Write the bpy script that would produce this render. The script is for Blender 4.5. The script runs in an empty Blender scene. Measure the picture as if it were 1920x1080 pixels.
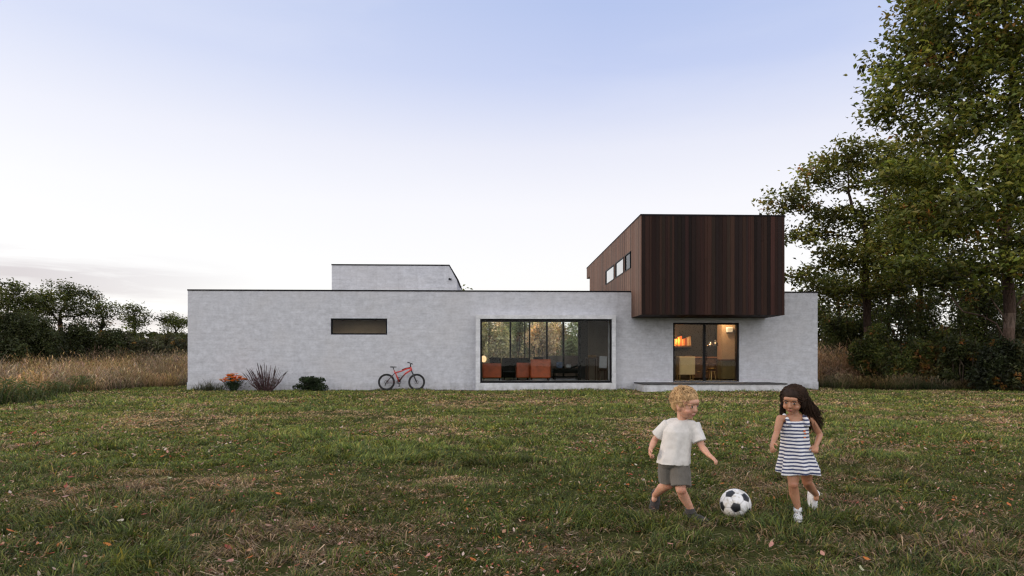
import bpy, bmesh, math, random
import numpy as np
from mathutils import Vector, Matrix
R = math.radians
scene = bpy.context.scene
COL = scene.collection
rng = np.random.default_rng(7)
random.seed(7)

# ------------------------------------------------------------------ camera frame
F = 1200.0            # focal length in photo pixels (1920 wide)
HZ = 680.0            # horizon row
EYE = 1.12
YAW = R(1.85)
CA, SA = math.cos(YAW), math.sin(YAW)

def at(px, py, Y):
    """world point where the sight line of photo pixel px,py meets the plane y=Y"""
    u, v = (px-960)/F, (HZ-py)/F
    dx, dy = u*CA+SA, -u*SA+CA
    t = Y/dy
    return Vector((dx*t, Y, EYE+v*t))
def gat(px, py, z=0.0):
    """world point where the sight line meets the level z"""
    u, v = (px-960)/F, (HZ-py)/F
    t = (z-EYE)/v
    return Vector(((u*CA+SA)*t, (-u*SA+CA)*t, z))
def y_on_x(px, X):
    """depth at which the sight line column px meets the plane x=X"""
    u = (px-960)/F
    return X*(-u*SA+CA)/(u*CA+SA)
def X_(px, Y): return at(px, HZ, Y).x
def Z_(py, px, Y): return at(px, py, Y).z

cd = bpy.data.cameras.new("camera")
cam = bpy.data.objects.new("camera", cd); COL.objects.link(cam)
cam.location = (0, 0, EYE); cam.rotation_euler = (R(90), 0, -YAW)
cd.sensor_width = 36; cd.lens = F/1920*36; cd.shift_y = (HZ-540)/1920
cd.clip_end = 6000; cd.clip_start = 0.05
scene.camera = cam
scene.view_settings.view_transform = 'Standard'
scene.view_settings.look = 'None'; scene.view_settings.exposure = 0
scene.cycles.use_denoising = True; scene.cycles.denoiser = 'OPENIMAGEDENOISE'
scene.cycles.denoising_prefilter = 'FAST'; scene.cycles.denoising_input_passes = 'RGB_ALBEDO_NORMAL'
scene.cycles.pixel_filter_type = 'BLACKMAN_HARRIS'; scene.cycles.filter_width = 1.3
scene.cycles.max_bounces = 10; scene.cycles.transparent_max_bounces = 16
scene.cycles.sample_clamp_indirect = 6

# ------------------------------------------------------------------ object helpers
def tag(o, label=None, cat=None, group=None, kind=None):
    if label: o['label'] = label
    if cat: o['category'] = cat
    if group: o['group'] = group
    if kind: o['kind'] = kind
    return o
WL = {}
def thing(name, label, cat, loc=(0, 0, 0), group=None):
    o = bpy.data.objects.new(name, None); COL.objects.link(o)
    o.location = loc; o.empty_display_size = .2; WL[o.name] = Vector(loc)
    return tag(o, label, cat, group)
def wl(o):
    return WL.get(o.name, Vector((0, 0, 0))) if o else Vector((0, 0, 0))

class MB:
    """collects shapes in world coordinates; obj() links them as one mesh"""
    def __init__(s): s.v = []; s.f = []; s.c = []; s.col = None
    def add(s, vs, fs, col=None):
        b = len(s.v); s.v += [tuple(p) for p in vs]
        s.f += [tuple(i+b for i in f) for f in fs]
        c = col or s.col or (1, 1, 1)
        s.c += [tuple(c)+(1.0,)]*len(vs)
        return s
    def box(s, x0, x1, y0, y1, z0, z1, col=None):
        v = [(x0,y0,z0),(x1,y0,z0),(x1,y1,z0),(x0,y1,z0),(x0,y0,z1),(x1,y0,z1),(x1,y1,z1),(x0,y1,z1)]
        return s.add(v, [(3,2,1,0),(4,5,6,7),(0,1,5,4),(1,2,6,5),(2,3,7,6),(3,0,4,7)], col)
    def obox(s, c, size, rot, col=None):
        hx, hy, hz = size[0]/2, size[1]/2, size[2]/2
        v = [Vector(c)+rot @ Vector((a*hx, b*hy, d*hz)) for d in (-1, 1) for a, b in ((-1,-1),(1,-1),(1,1),(-1,1))]
        return s.add(v, [(3,2,1,0),(4,5,6,7),(0,1,5,4),(1,2,6,5),(2,3,7,6),(3,0,4,7)], col)
    def rbox(s, x0, x1, y0, y1, z0, z1, r, col=None):
        """box with chamfered edges"""
        bm = bmesh.new()
        bmesh.ops.create_cube(bm, size=1)
        for q in bm.verts:
            q.co = ((x0+x1)/2+q.co.x*(x1-x0), (y0+y1)/2+q.co.y*(y1-y0), (z0+z1)/2+q.co.z*(z1-z0))
        bmesh.ops.bevel(bm, geom=bm.edges[:], offset=r, segments=2, profile=.5, affect='EDGES')
        bm.verts.index_update()
        s.add([q.co.copy() for q in bm.verts], [[q.index for q in f.verts] for f in bm.faces], col)
        bm.free(); return s
    def tube(s, pts, rad, n=8, col=None, cap=True, ref=None):
        pts = [Vector(p) for p in pts]; m = len(pts)
        rad = [rad]*m if not hasattr(rad, '__len__') else rad
        vs, fs = [], []
        a = None
        for i, p in enumerate(pts):
            d = (pts[min(i+1, m-1)]-pts[max(i-1, 0)]).normalized()
            if a is None:
                a = d.orthogonal().normalized() if ref is None else (Vector(ref)-d*d.dot(Vector(ref))).normalized()
            else:
                a = (a-d*d.dot(a)).normalized()
            b = d.cross(a)
            for k in range(n):
                t = 2*math.pi*k/n
                vs.append(p+(a*math.cos(t)+b*math.sin(t))*rad[i])
        for i in range(m-1):
            for k in range(n):
                k2 = (k+1) % n
                fs.append((i*n+k, i*n+k2, (i+1)*n+k2, (i+1)*n+k))
        if cap:
            fs.append(tuple(range(n))[::-1]); fs.append(tuple((m-1)*n+k for k in range(n)))
        return s.add(vs, fs, col)
    def torus(s, c, axis, R0, r, n=40, m=8, col=None):
        axis = Vector(axis).normalized(); a = axis.orthogonal().normalized(); b = axis.cross(a)
        vs, fs = [], []
        for i in range(n):
            t = 2*math.pi*i/n; d = a*math.cos(t)+b*math.sin(t)
            for k in range(m):
                q = 2*math.pi*k/m
                vs.append(Vector(c)+d*(R0+r*math.cos(q))+axis*(r*math.sin(q)))
        for i in range(n):
            for k in range(m):
                fs.append((i*m+k, ((i+1) % n)*m+k, ((i+1) % n)*m+(k+1) % m, i*m+(k+1) % m))
        return s.add(vs, fs, col)
    def ell(s, c, r, M=None, nu=16, nv=10, col=None):
        M = M or Matrix.Identity(3); vs, fs = [], []
        c = Vector(c)
        for j in range(1, nv):
            ph = math.pi*j/nv
            for i in range(nu):
                th = 2*math.pi*i/nu
                vs.append(c+M @ Vector((r[0]*math.sin(ph)*math.cos(th), r[1]*math.sin(ph)*math.sin(th), r[2]*math.cos(ph))))
        t = len(vs); vs += [c+M @ Vector((0, 0, r[2])), c-M @ Vector((0, 0, r[2]))]
        for j in range(nv-2):
            for i in range(nu):
                i2 = (i+1) % nu
                fs.append((j*nu+i, (j+1)*nu+i, (j+1)*nu+i2, j*nu+i2))
        for i in range(nu):
            i2 = (i+1) % nu
            fs.append((t, i, i2)); fs.append((t+1, (nv-2)*nu+i2, (nv-2)*nu+i))
        return s.add(vs, fs, col)
    def cap(s, p0, p1, r0, r1, n=12, col=None):
        p0, p1 = Vector(p0), Vector(p1); d = (p1-p0).normalized()
        pts, rr = [], []
        for t in (88, 65, 40, 18): pts.append(p0-d*r0*math.sin(R(t))); rr.append(r0*math.cos(R(t)))
        pts.append(p0); rr.append(r0); pts.append(p1); rr.append(r1)
        for t in (18, 40, 65, 88): pts.append(p1+d*r1*math.sin(R(t))); rr.append(r1*math.cos(R(t)))
        return s.tube(pts, rr, n, col)
    def rings(s, rows, n=24, col=None):
        """loft of closed horizontal-ish rings, each a list of n points"""
        vs = [p for r in rows for p in r]; m = len(rows); fs = []
        for i in range(m-1):
            for k in range(n):
                k2 = (k+1) % n
                fs.append((i*n+k, i*n+k2, (i+1)*n+k2, (i+1)*n+k))
        fs.append(tuple(range(n))[::-1]); fs.append(tuple((m-1)*n+k for k in range(n)))
        return s.add(vs, fs, col)
    def prism(s, poly, axis, a0, a1, col=None):
        """poly = list of 2-D points; extruded along axis x or y"""
        n = len(poly)
        P = (lambda p, a: (a, p[0], p[1])) if axis == 'x' else (lambda p, a: (p[0], a, p[1]))
        v = [P(p, a0) for p in poly]+[P(p, a1) for p in poly]
        f = [tuple(range(n)), tuple(range(n, 2*n))[::-1]]
        f += [(i, i+n, (i+1) % n+n, (i+1) % n) for i in range(n)]
        return s.add(v, f, col)

def obj(name, mb, mat, parent=None, smooth=False, fix=True):
    off = wl(parent)
    me = bpy.data.meshes.new(name)
    me.from_pydata([tuple(Vector(p)-off) for p in mb.v], [], mb.f)
    if fix:
        bm = bmesh.new(); bm.from_mesh(me); bmesh.ops.recalc_face_normals(bm, faces=bm.faces[:]); bm.to_mesh(me); bm.free()
    ca = me.color_attributes.new("Col", 'FLOAT_COLOR', 'POINT')
    ca.data.foreach_set("color", np.array(mb.c, dtype=np.float32).ravel())
    return link(name, me, mat, parent, smooth)
def link(name, me, mat, parent=None, smooth=False):
    o = bpy.data.objects.new(name, me); COL.objects.link(o)
    if mat: me.materials.append(mat)
    if parent:
        o.parent = parent; WL[o.name] = wl(parent)
    if smooth: me.polygons.foreach_set("use_smooth", [True]*len(me.polygons))
    me.update()
    return o
def top(name, mb, mat, label, cat, smooth=False, group=None, kind=None, loc=None):
    """a thing that is one mesh, its origin at its base"""
    if loc is None:
        a = np.array(mb.v); loc = ((a[:, 0].min()+a[:, 0].max())/2, (a[:, 1].min()+a[:, 1].max())/2, a[:, 2].min())
    mb.v = [(p[0]-loc[0], p[1]-loc[1], p[2]-loc[2]) for p in mb.v]
    o = obj(name, mb, mat, None, smooth); o.location = loc; WL[o.name] = Vector(loc)
    return tag(o, label, cat, group, kind)

def np_mesh(name, V, T, C, smooth=False):
    """triangle mesh from arrays, C = per-vertex colour"""
    me = bpy.data.meshes.new(name)
    V = np.ascontiguousarray(V, np.float32); T = np.ascontiguousarray(T, np.int32)
    nv, nt = len(V), len(T)
    me.vertices.add(nv); me.vertices.foreach_set("co", V.ravel())
    me.loops.add(nt*3); me.loops.foreach_set("vertex_index", T.ravel())
    me.polygons.add(nt); me.polygons.foreach_set("loop_start", np.arange(0, nt*3, 3, dtype=np.int32))
    me.update(calc_edges=True)
    c4 = np.ones((nv, 4), np.float32); c4[:, :3] = C
    ca = me.color_attributes.new("Col", 'FLOAT_COLOR', 'POINT'); ca.data.foreach_set("color", c4.ravel())
    me.polygons.foreach_set("use_smooth", [smooth]*nt)
    me.update(); return me

# ------------------------------------------------------------------ materials
class NT:
    def __init__(s, name):
        s.m = bpy.data.materials.new(name); s.m.use_nodes = True
        s.t = s.m.node_tree; s.t.nodes.clear()
        s.out = s.n('ShaderNodeOutputMaterial')
    def n(s, typ, **kw):
        nd = s.t.nodes.new(typ)
        for k, v in kw.items():
            if k.startswith('i_'):
                key = k[2:]; key = int(key) if key.isdigit() else key.replace('_', ' ')
                nd.inputs[key].default_value = v
            else: setattr(nd, k, v)
        return nd
    def l(s, a, b): s.t.links.new(a, b)
    def noise(s, vec, scale, detail=5, rough=.6, dist=0):
        nd = s.n('ShaderNodeTexNoise', i_Scale=scale, i_Detail=detail, i_Roughness=rough, i_Distortion=dist)
        if vec: s.l(vec, nd.inputs['Vector'])
        return nd.outputs['Fac']
    def obj(s): return s.n('ShaderNodeTexCoord').outputs['Object']
    def mapping(s, vec, scale=(1,1,1), loc=(0,0,0)):
        nd = s.n('ShaderNodeMapping'); nd.inputs['Scale'].default_value = scale; nd.inputs['Location'].default_value = loc
        s.l(vec, nd.inputs['Vector']); return nd.outputs['Vector']
    def rng(s, v, a, b, c=0, d=1):
        nd = s.n('ShaderNodeMapRange'); s.l(v, nd.inputs[0])
        for i, x in zip((1, 2, 3, 4), (a, b, c, d)): nd.inputs[i].default_value = x
        return nd.outputs[0]
    def math(s, op, a, b=None):
        nd = s.n('ShaderNodeMath', operation=op)
        for i, x in enumerate((a, b)):
            if x is None: continue
            if isinstance(x, (int, float)): nd.inputs[i].default_value = x
            else: s.l(x, nd.inputs[i])
        return nd.outputs[0]
    def mix(s, fac, a, b, mode='MIX'):
        nd = s.n('ShaderNodeMix', data_type='RGBA', blend_type=mode)
        for i, x in ((0, fac), (6, a), (7, b)):
            if isinstance(x, (int, float)): nd.inputs[i].default_value = x
            elif isinstance(x, tuple): nd.inputs[i].default_value = x+(1,) if len(x) == 3 else x
            else: s.l(x, nd.inputs[i])
        return nd.outputs[2]
    def ramp(s, fac, stops):
        nd = s.n('ShaderNodeValToRGB'); e = nd.color_ramp.elements
        while len(e) < len(stops): e.new(.5)
        for k, (p, c) in enumerate(stops): e[k].position = p; e[k].color = tuple(c)+(1,)
        s.l(fac, nd.inputs[0]); return nd.outputs[0]
    def bump(s, h, strength=.3, dist=.02):
        nd = s.n('ShaderNodeBump', i_Strength=strength, i_Distance=dist); s.l(h, nd.inputs['Height']); return nd.outputs[0]
    def done(s, col, rough=.6, bump=None, metal=0, **kw):
        p = s.n('ShaderNodeBsdfPrincipled')
        if isinstance(col, tuple): p.inputs['Base Color'].default_value = col+(1,)
        else: s.l(col, p.inputs['Base Color'])
        if isinstance(rough, (int, float)): p.inputs['Roughness'].default_value = rough
        else: s.l(rough, p.inputs['Roughness'])
        p.inputs['Metallic'].default_value = metal
        for k, v in kw.items(): p.inputs[k.replace('_', ' ')].default_value = v
        if bump: s.l(bump, p.inputs['Normal'])
        s.l(p.outputs[0], s.out.inputs[0]); return s.m

def plain(name, c, rough=.6, var=.25, scale=8, metal=0, bump=.15, **kw):
    t = NT(name); o = t.obj()
    f = t.noise(o, scale); c2 = tuple(max(0, x*(1-var)) for x in c); c1 = tuple(min(1, x*(1+var*.6)) for x in c)
    col = t.mix(t.rng(f, .3, .7), c2, c1)
    return t.done(col, rough, t.bump(t.noise(o, scale*6), bump, .004) if bump else None, metal, **kw)
def attr_mat(name, rough=.6, transl=.0, nscale=0, spec=.3, var=.35):
    t = NT(name)
    col = t.n('ShaderNodeAttribute', attribute_name='Col').outputs['Color']
    if nscale:
        col = t.mix(1.0, col, t.ramp(t.noise(t.obj(), nscale), [(.25, (1-var,)*3), (.75, (1+var*.4,)*3)]), 'MULTIPLY')
    p = t.n('ShaderNodeBsdfPrincipled'); p.inputs['Roughness'].default_value = rough
    p.inputs['Specular IOR Level'].default_value = spec
    t.l(col, p.inputs['Base Color'])
    if transl:
        tr = t.n('ShaderNodeBsdfTranslucent'); ms = t.n('ShaderNodeMixShader'); ms.inputs[0].default_value = transl
        t.l(t.mix(1.0, col, (1.35, 1.3, .7), 'MULTIPLY'), tr.inputs[0])
        t.l(p.outputs[0], ms.inputs[1]); t.l(tr.outputs[0], ms.inputs[2]); t.l(ms.outputs[0], t.out.inputs[0])
    else: t.l(p.outputs[0], t.out.inputs[0])
    return t.m
def glass_mat(name, tint=(.9, .93, .92), ior=1.45, gain=1.0):
    t = NT(name)
    tr = t.n('ShaderNodeBsdfTransparent'); gl = t.n('ShaderNodeBsdfGlossy')
    tr.inputs[0].default_value = tint+(1,); gl.inputs['Roughness'].default_value = .01
    wob = t.bump(t.noise(t.obj(), .6, 1), .04, .05); t.l(wob, gl.inputs['Normal'])
    fr = t.n('ShaderNodeFresnel'); fr.inputs[0].default_value = ior
    ms = t.n('ShaderNodeMixShader'); f = t.math('MULTIPLY', fr.outputs[0], gain); t.l(f, ms.inputs[0])
    t.l(tr.outputs[0], ms.inputs[1]); t.l(gl.outputs[0], ms.inputs[2]); t.l(ms.outputs[0], t.out.inputs[0])
    return t.m

def concrete_mat(name, c=(.505, .515, .56), streak=True):
    t = NT(name); o = t.obj()
    big = t.noise(t.mapping(o, (.4, .4, .6)), 1.0, 5, .6, .2)
    mid = t.noise(t.mapping(o, (1.7, 1.7, 2.1)), 1.9, 12, .76, .1)
    trow = t.noise(t.mapping(o, (.7, .7, 6.0)), 2.0, 6, .62, .25)
    fine = t.noise(t.mapping(o, (1, 1, 1.6)), 11, 8, .72)
    grain = t.noise(o, 60, 4, .7)
    dk = tuple(x*.80 for x in c); lt = tuple(min(1, x*1.13) for x in c)
    warm = (c[0]*.97, c[1]*.94, c[2]*.90)
    col = t.mix(t.rng(mid, .36, .64), dk, lt)
    col = t.mix(t.rng(big, .45, .72, 0, .75), col, warm)
    col = t.mix(1.0, col, t.ramp(trow, [(.30, (.90,)*3), (.50, (1,)*3), (.72, (1.07,)*3)]), 'MULTIPLY')
    col = t.mix(1.0, col, t.ramp(fine, [(.3, (.84,)*3), (.52, (1,)*3), (.75, (1.06,)*3)]), 'MULTIPLY')
    col = t.mix(1.0, col, t.ramp(grain, [(.3, (.92,)*3), (.6, (1,)*3)]), 'MULTIPLY')
    z = t.n('ShaderNodeSeparateXYZ'); t.l(o, z.inputs[0])
    # faint wandering lift lines of the pours
    zz = t.math('ADD', z.outputs[2], t.math('MULTIPLY', t.math('SUBTRACT', t.noise(t.mapping(o, (1, 1, .3)), .7, 6, .65), .5), .22))
    ln = t.math('ABSOLUTE', t.math('SUBTRACT', t.math('FRACT', t.math('DIVIDE', zz, 1.13)), .5))
    crack = t.math('MULTIPLY', t.rng(ln, 0, .010, 1, 0), t.rng(t.noise(t.mapping(o, (1, 1, 2)), .55, 3), .53, .62))
    col = t.mix(t.math('MULTIPLY', crack, .32), col, (.20, .185, .17))
    # small pale patches of filler, dark pinholes
    pin = t.n('ShaderNodeTexVoronoi', feature='F1', i_Scale=7.0, i_Randomness=1.0); t.l(o, pin.inputs['Vector'])
    ph = t.math('MULTIPLY', t.rng(pin.outputs['Distance'], .05, .10, 1, 0), t.rng(t.noise(o, 1.3, 3), .52, .6))
    col = t.mix(t.math('MULTIPLY', ph, .35), col, (.16, .155, .15))
    # damp and soil staining near the foot of the wall
    foot = t.math('MULTIPLY', t.rng(z.outputs[2], 0, .36, 1, 0), t.rng(t.noise(t.mapping(o, (2.5, 2.5, 1)), 2, 5), .38, .68))
    col = t.mix(t.math('MULTIPLY', foot, .65), col, (.17, .165, .14))
    if streak:
        st = t.noise(t.mapping(o, (2.6, 2.6, .16)), 1.5, 6, .62)
        top_ = t.math('MULTIPLY', t.rng(z.outputs[2], 2.6, 3.95, 0, 1), t.rng(st, .52, .74))
        col = t.mix(t.math('MULTIPLY', top_, .30), col, (.27, .26, .255))
    h = t.math('ADD', t.math('MULTIPLY', fine, .6), t.math('MULTIPLY', grain, .4))
    return t.done(col, t.rng(mid, .3, .7, .75, .92), t.bump(h, .35, .012))

M = {}
M['concrete'] = concrete_mat('cast_concrete')
M['concrete_light'] = concrete_mat('pale_concrete', (.60, .61, .645), False)
M['concrete_dark'] = concrete_mat('soffit_concrete', (.36, .36, .36))
M['metal_black'] = plain('black_metal', (.007, .007, .009), .5, .3, 5, 0, .05, Specular_IOR_Level=.15)
M['coping'] = plain('coping_metal', (.012, .011, .014), .6, .3, 3, 0, .05, Specular_IOR_Level=.1)
M['glass'] = glass_mat('window_glass', (.955, .965, .955), 1.4, .30)
M['glass_box'] = glass_mat('reflecting_glass', (.5, .55, .6), 2.2, 2.2)
M['deck'] = plain('dark_decking', (.035, .033, .034), .6, .35, 6)
M['floor'] = plain('polished_floor', (.16, .14, .125), .28, .25, 3, 0, .03)
M['plaster'] = plain('interior_plaster', (.24, .195, .15), .8, .12, 3, 0, .05)
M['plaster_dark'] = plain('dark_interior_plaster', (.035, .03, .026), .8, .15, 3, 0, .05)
M['soil'] = plain('dark_soil', (.035, .027, .02), .95, .4, 12)

def wood_mat():
    t = NT('charred_timber'); o = t.obj()
    a = t.n('ShaderNodeAttribute', attribute_name='Col').outputs['Color']
    g = t.noise(t.mapping(o, (30, 30, .9)), 1, 6, .65, .4)
    b = t.noise(t.mapping(o, (6, 6, .25)), 1, 4, .6)
    col = t.mix(1.0, a, t.ramp(g, [(.25, (.62,)*3), (.55, (1,)*3), (.8, (1.3, 1.25, 1.2))]), 'MULTIPLY')
    col = t.mix(1.0, col, t.ramp(b, [(.3, (.78,)*3), (.7, (1.12,)*3)]), 'MULTIPLY')
    return t.done(col, t.rng(g, .3, .7, .5, .75), t.bump(g, .35, .006), Specular_IOR_Level=.12)
M['timber'] = wood_mat()

def ground_mat():
    t = NT('lawn_soil'); o = t.obj()
    a = t.noise(o, .35, 6, .6, .3); b = t.noise(o, 3.0, 6, .65); c = t.noise(o, 28, 5, .7)
    green = t.mix(t.rng(c, .3, .7), (.020, .024, .009), (.075, .080, .028))
    brown = t.mix(t.rng(c, .3, .7), (.075, .046, .031), (.23, .155, .108))
    m = t.math('ADD', t.math('MULTIPLY', a, .55), t.math('MULTIPLY', b, .45))
    col = t.mix(t.rng(m, .52, .66), green, brown)
    return t.done(col, 1.0, t.bump(t.math('ADD', c, t.math('MULTIPLY', b, 1.5)), .7, .03), Specular_IOR_Level=0.0)
M['ground'] = ground_mat()

# ------------------------------------------------------------------ sky and sun
SUN_AZ = R(-80)       # measured from +y towards +x: low on the left
SUN_EL = R(9)
w = bpy.data.worlds.new("World"); scene.world = w; w.use_nodes = True
t = NT.__new__(NT); t.t = w.node_tree; t.t.nodes.clear()
t.out = t.n('ShaderNodeOutputWorld')
sky = t.n('ShaderNodeTexSky', sky_type='NISHITA', sun_disc=False)
sky.sun_elevation = SUN_EL; sky.sun_rotation = SUN_AZ % (2*math.pi)
dirv = t.n('ShaderNodeTexCoord').outputs['Generated']
sep = t.n('ShaderNodeSeparateXYZ'); t.l(dirv, sep.inputs[0])
sx, sy, sz = sep.outputs
# dusk sky: pale glow along the horizon, periwinkle above
grad = t.ramp(sz, [(0, (.975, .945, .925)), (.15, (.955, .94, .94)), (.235, (.91, .90, .945)), (.315, (.79, .80, .91)),
                   (.41, (.545, .615, .86)), (.51, (.43, .525, .81)), (.62, (.55, .64, .86)), (1.0, (.95, .94, .93))])  # unseen zenith brightened to add fill light
grad = t.mix(t.math('MULTIPLY', t.rng(t.math('SUBTRACT', t.math('MULTIPLY', sx, -1), 0), -.15, .75), .42), grad, (.94, .925, .95))
# thin cloud bank low on the left
cn = t.noise(t.mapping(dirv, (3.0, 3.0, 26)), 1.6, 5, .55, .5)
cm = t.math('MULTIPLY', t.rng(cn, .34, .56), t.rng(sz, .118, .150, 1, 0))
cm = t.math('MULTIPLY', cm, t.rng(t.math('SUBTRACT', t.math('MULTIPLY', sx, -1), t.math('MULTIPLY', sy, .22)), .12, .40))
grad = t.mix(t.math('MULTIPLY', cm, .95), grad, (.64, .585, .615))
hi = t.noise(t.mapping(dirv, (2.2, 2.2, 9)), 1.1, 5, .55, .3)
grad = t.mix(t.math('MULTIPLY', t.rng(hi, .45, .8), .16), grad, (.95, .94, .98))
# unseen sky behind the camera, brightened and tinted to fill facade and lawn
back = t.rng(sy, .25, -.5)
fac = t.math('ADD', 1.0, t.math('MULTIPLY', back, .75))
grad = t.mix(t.math('MULTIPLY', back, .8), grad, (.925, .89, .86))
b1 = t.n('ShaderNodeBackground'); t.l(grad, b1.inputs[0]); t.l(fac, b1.inputs[1])
b2 = t.n('ShaderNodeBackground'); t.l(sky.outputs[0], b2.inputs[0]); b2.inputs[1].default_value = .02
ad = t.n('ShaderNodeAddShader'); t.l(b1.outputs[0], ad.inputs[0]); t.l(b2.outputs[0], ad.inputs[1])
t.l(ad.outputs[0], t.out.inputs[0])
sl = bpy.data.lights.new("sun", 'SUN'); sun = bpy.data.objects.new("sun", sl); COL.objects.link(sun)
sl.energy = 1.5; sl.angle = R(16); sl.color = (1.0, .80, .62)
sd = Vector((math.sin(SUN_AZ)*math.cos(SUN_EL), math.cos(SUN_AZ)*math.cos(SUN_EL), math.sin(SUN_EL)))
sun.rotation_euler = sd.to_track_quat('Z', 'Y').to_euler(); sun.location = (-30, 10, 20)

# ------------------------------------------------------------------ ground
def gz(x, y):
    """level round the house, rising a little towards the meadow at the back"""
    x = np.asarray(x, float); y = np.asarray(y, float)
    k = np.clip((y-30)/26, 0, 1); r = k*k*(3-2*k)*1.25
    side = np.clip((np.abs(x-1.0)-15.0)/2.0, 0, 1)
    return np.where(y > 38, r, r*side)
xs_ = np.concatenate([[-1500, -400, -150], np.arange(-80, 81, 2.0), [150, 400, 1500]])
ys_ = np.concatenate([[-200, -20], np.arange(0, 38, 2.0), [37.0, 38.5], np.arange(40, 72, 2.0), [90, 130, 300, 900, 2500]])
ys_ = np.unique(ys_)
XX, YY = np.meshgrid(xs_, ys_); ZZ = gz(XX, YY); ny, nx = XX.shape
idx = np.arange(ny*nx).reshape(ny, nx)
T = np.concatenate([np.stack([idx[:-1, :-1], idx[:-1, 1:], idx[1:, 1:]], -1).reshape(-1, 3), np.stack([idx[:-1, :-1], idx[1:, 1:], idx[1:, :-1]], -1).reshape(-1, 3)])
g = link('ground', np_mesh('ground', np.stack([XX, YY, ZZ], -1).reshape(-1, 3), T, np.ones((ny*nx, 3)), True), M['ground']); tag(g, kind='structure')

# ------------------------------------------------------------------ house
Y0 = 26.0
BASE = Vector((X_(940, Y0), Y0, 0))
house = thing('house', 'long low pale concrete house with a dark timber box above its glass door', 'house', BASE)
XL, XR = X_(352, Y0), X_(1533, Y0)
ZT = 4.0
DEEP = 11.0
FLOOR = Z_(717.5, 1020, Y0)
WT = .30

def holed_wall(mb, x0, x1, z0, z1, ya, yb, holes):
    """wall slab in the x-z plane with rectangular openings and their reveals"""
    xs = sorted({x0, x1, *[h[0] for h in holes], *[h[1] for h in holes]})
    zs = sorted({z0, z1, *[h[2] for h in holes], *[h[3] for h in holes]})
    inside = lambda x, z: any(h[0] < x < h[1] and h[2] < z < h[3] for h in holes)
    for i in range(len(xs)-1):
        for j in range(len(zs)-1):
            a, b, c, d = xs[i], xs[i+1], zs[j], zs[j+1]
            if inside((a+b)/2, (c+d)/2): continue
            mb.add([(a,ya,c),(b,ya,c),(b,ya,d),(a,ya,d)], [(0,1,2,3)])
            mb.add([(a,yb,c),(b,yb,c),(b,yb,d),(a,yb,d)], [(3,2,1,0)])
    for a, b, c, d in holes+[(x0, x1, z0, z1)]:
        flip = (a, b, c, d) == (x0, x1, z0, z1)
        for q in ([(a,ya,c),(a,yb,c),(a,yb,d),(a,ya,d)], [(b,yb,c),(b,ya,c),(b,ya,d),(b,yb,d)],
                  [(a,ya,d),(a,yb,d),(b,yb,d),(b,ya,d)], [(a,yb,c),(a,ya,c),(b,ya,c),(b,yb,c)]):
            mb.add(q, [(3,2,1,0) if flip else (0,1,2,3)])

PW = (X_(902, Y0), X_(1143, Y0), FLOOR, Z_(601, 1020, Y0))          # picture window opening
SW = (X_(620, Y0), X_(726, Y0), Z_(627.5, 673, Y0), Z_(597, 673, Y0))  # slot window
DW = (X_(1262, Y0), X_(1386, Y0), FLOOR, Z_(605, 1322, Y0))          # sliding door
# the timber box
BX0, BX1 = X_(1203, 24.3), X_(1470.5, 24.3)
BY0 = 24.3
BY1 = y_on_x(1101, BX0); BY1b = y_on_x(1107, BX0)
BZ0 = Z_(590, 1203, BY0); BZ1 = Z_(403, 1203, BY0)

mb = MB()
holed_wall(mb, XL, XR, .388, ZT, Y0, Y0+WT, [PW, SW, DW])
mb.box(XL, XL+WT, Y0+WT+.002, Y0+DEEP, .34, ZT)
mb.box(XR-WT, XR, Y0+WT+.002, Y0+DEEP, .34, ZT)
RX0, RX1 = X_(890, Y0+7), X_(1087, Y0+7)                           # rear glazing of the living room
holed_wall(mb, XL+WT+.002, XR-WT-.002, .34, ZT, Y0+DEEP-4.0, Y0+DEEP-4.0+WT, [(RX0-1.5, RX1, .35, 3.3)])
obj('outer_wall', mb, M['concrete'], house, fix=False)
mb = MB()
mb.box(XL-.02, PW[0]-.26, Y0-.025, Y0+WT, -.1, .337); mb.box(PW[0]-.26, DW[0]-.9, Y0-.02, Y0+WT, -.1, .336)
mb.box(DW[0]-.9, XR+.02, Y0-.025, Y0+WT, -.1, .337)
mb.box(XL-.02, XL+WT, Y0+WT+.003, Y0+DEEP, -.1, .337); mb.box(XR-WT, XR+.02, Y0+WT+.003, Y0+DEEP, -.1, .337)
obj('plinth', mb, M['concrete'], house)
for a, b in ((XL+.02, PW[0]-.27), (DW[1]+.01, XR-.02), (PW[1]+.25, DW[0]-.01)):
    mb = MB(); mb.box(a, b, Y0+.03, Y0+WT-.01, .337, .3875); obj('shadow_joint', mb, M['coping'], house)
mb = MB()
mb.box(XL-.015, XR+.015, Y0-.02, Y0+WT, ZT+.002, ZT+.055)
mb.box(XL-.015, XL+WT, Y0+WT+.002, Y0+DEEP, ZT+.002, ZT+.055); mb.box(XR-WT, XR+.015, Y0+WT+.002, Y0+DEEP, ZT+.002, ZT+.055)
obj('roof_coping', mb, M['coping'], house)
mb = MB(); mb.box(XL+WT+.005, XR-WT-.005, Y0+WT+.005, Y0+DEEP-4.02, 3.55, 3.85)
mb.box(XL+WT+.005, XR-WT-.005, Y0+DEEP-3.6, Y0+DEEP, 3.55, 3.85)
obj('roof', mb, M['concrete_dark'], house)
mb = MB(); mb.box(XL+WT+.01, XR-WT-.01, Y0+WT+.003, Y0+DEEP-4.01, -.1, FLOOR-.004)
obj('interior_floor', mb, M['floor'], house)
mb = MB()      # rooms: partitions
mb.box(RX0-1.8, RX0-1.65, Y0+WT+.02, Y0+6.97, FLOOR, 3.54)
obj('partition', mb, M['plaster'], house); mb = MB()
mb.box(RX1+.02, X_(1262, 26)-.9, Y0+4.2, Y0+4.35, FLOOR, 3.54)
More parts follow.
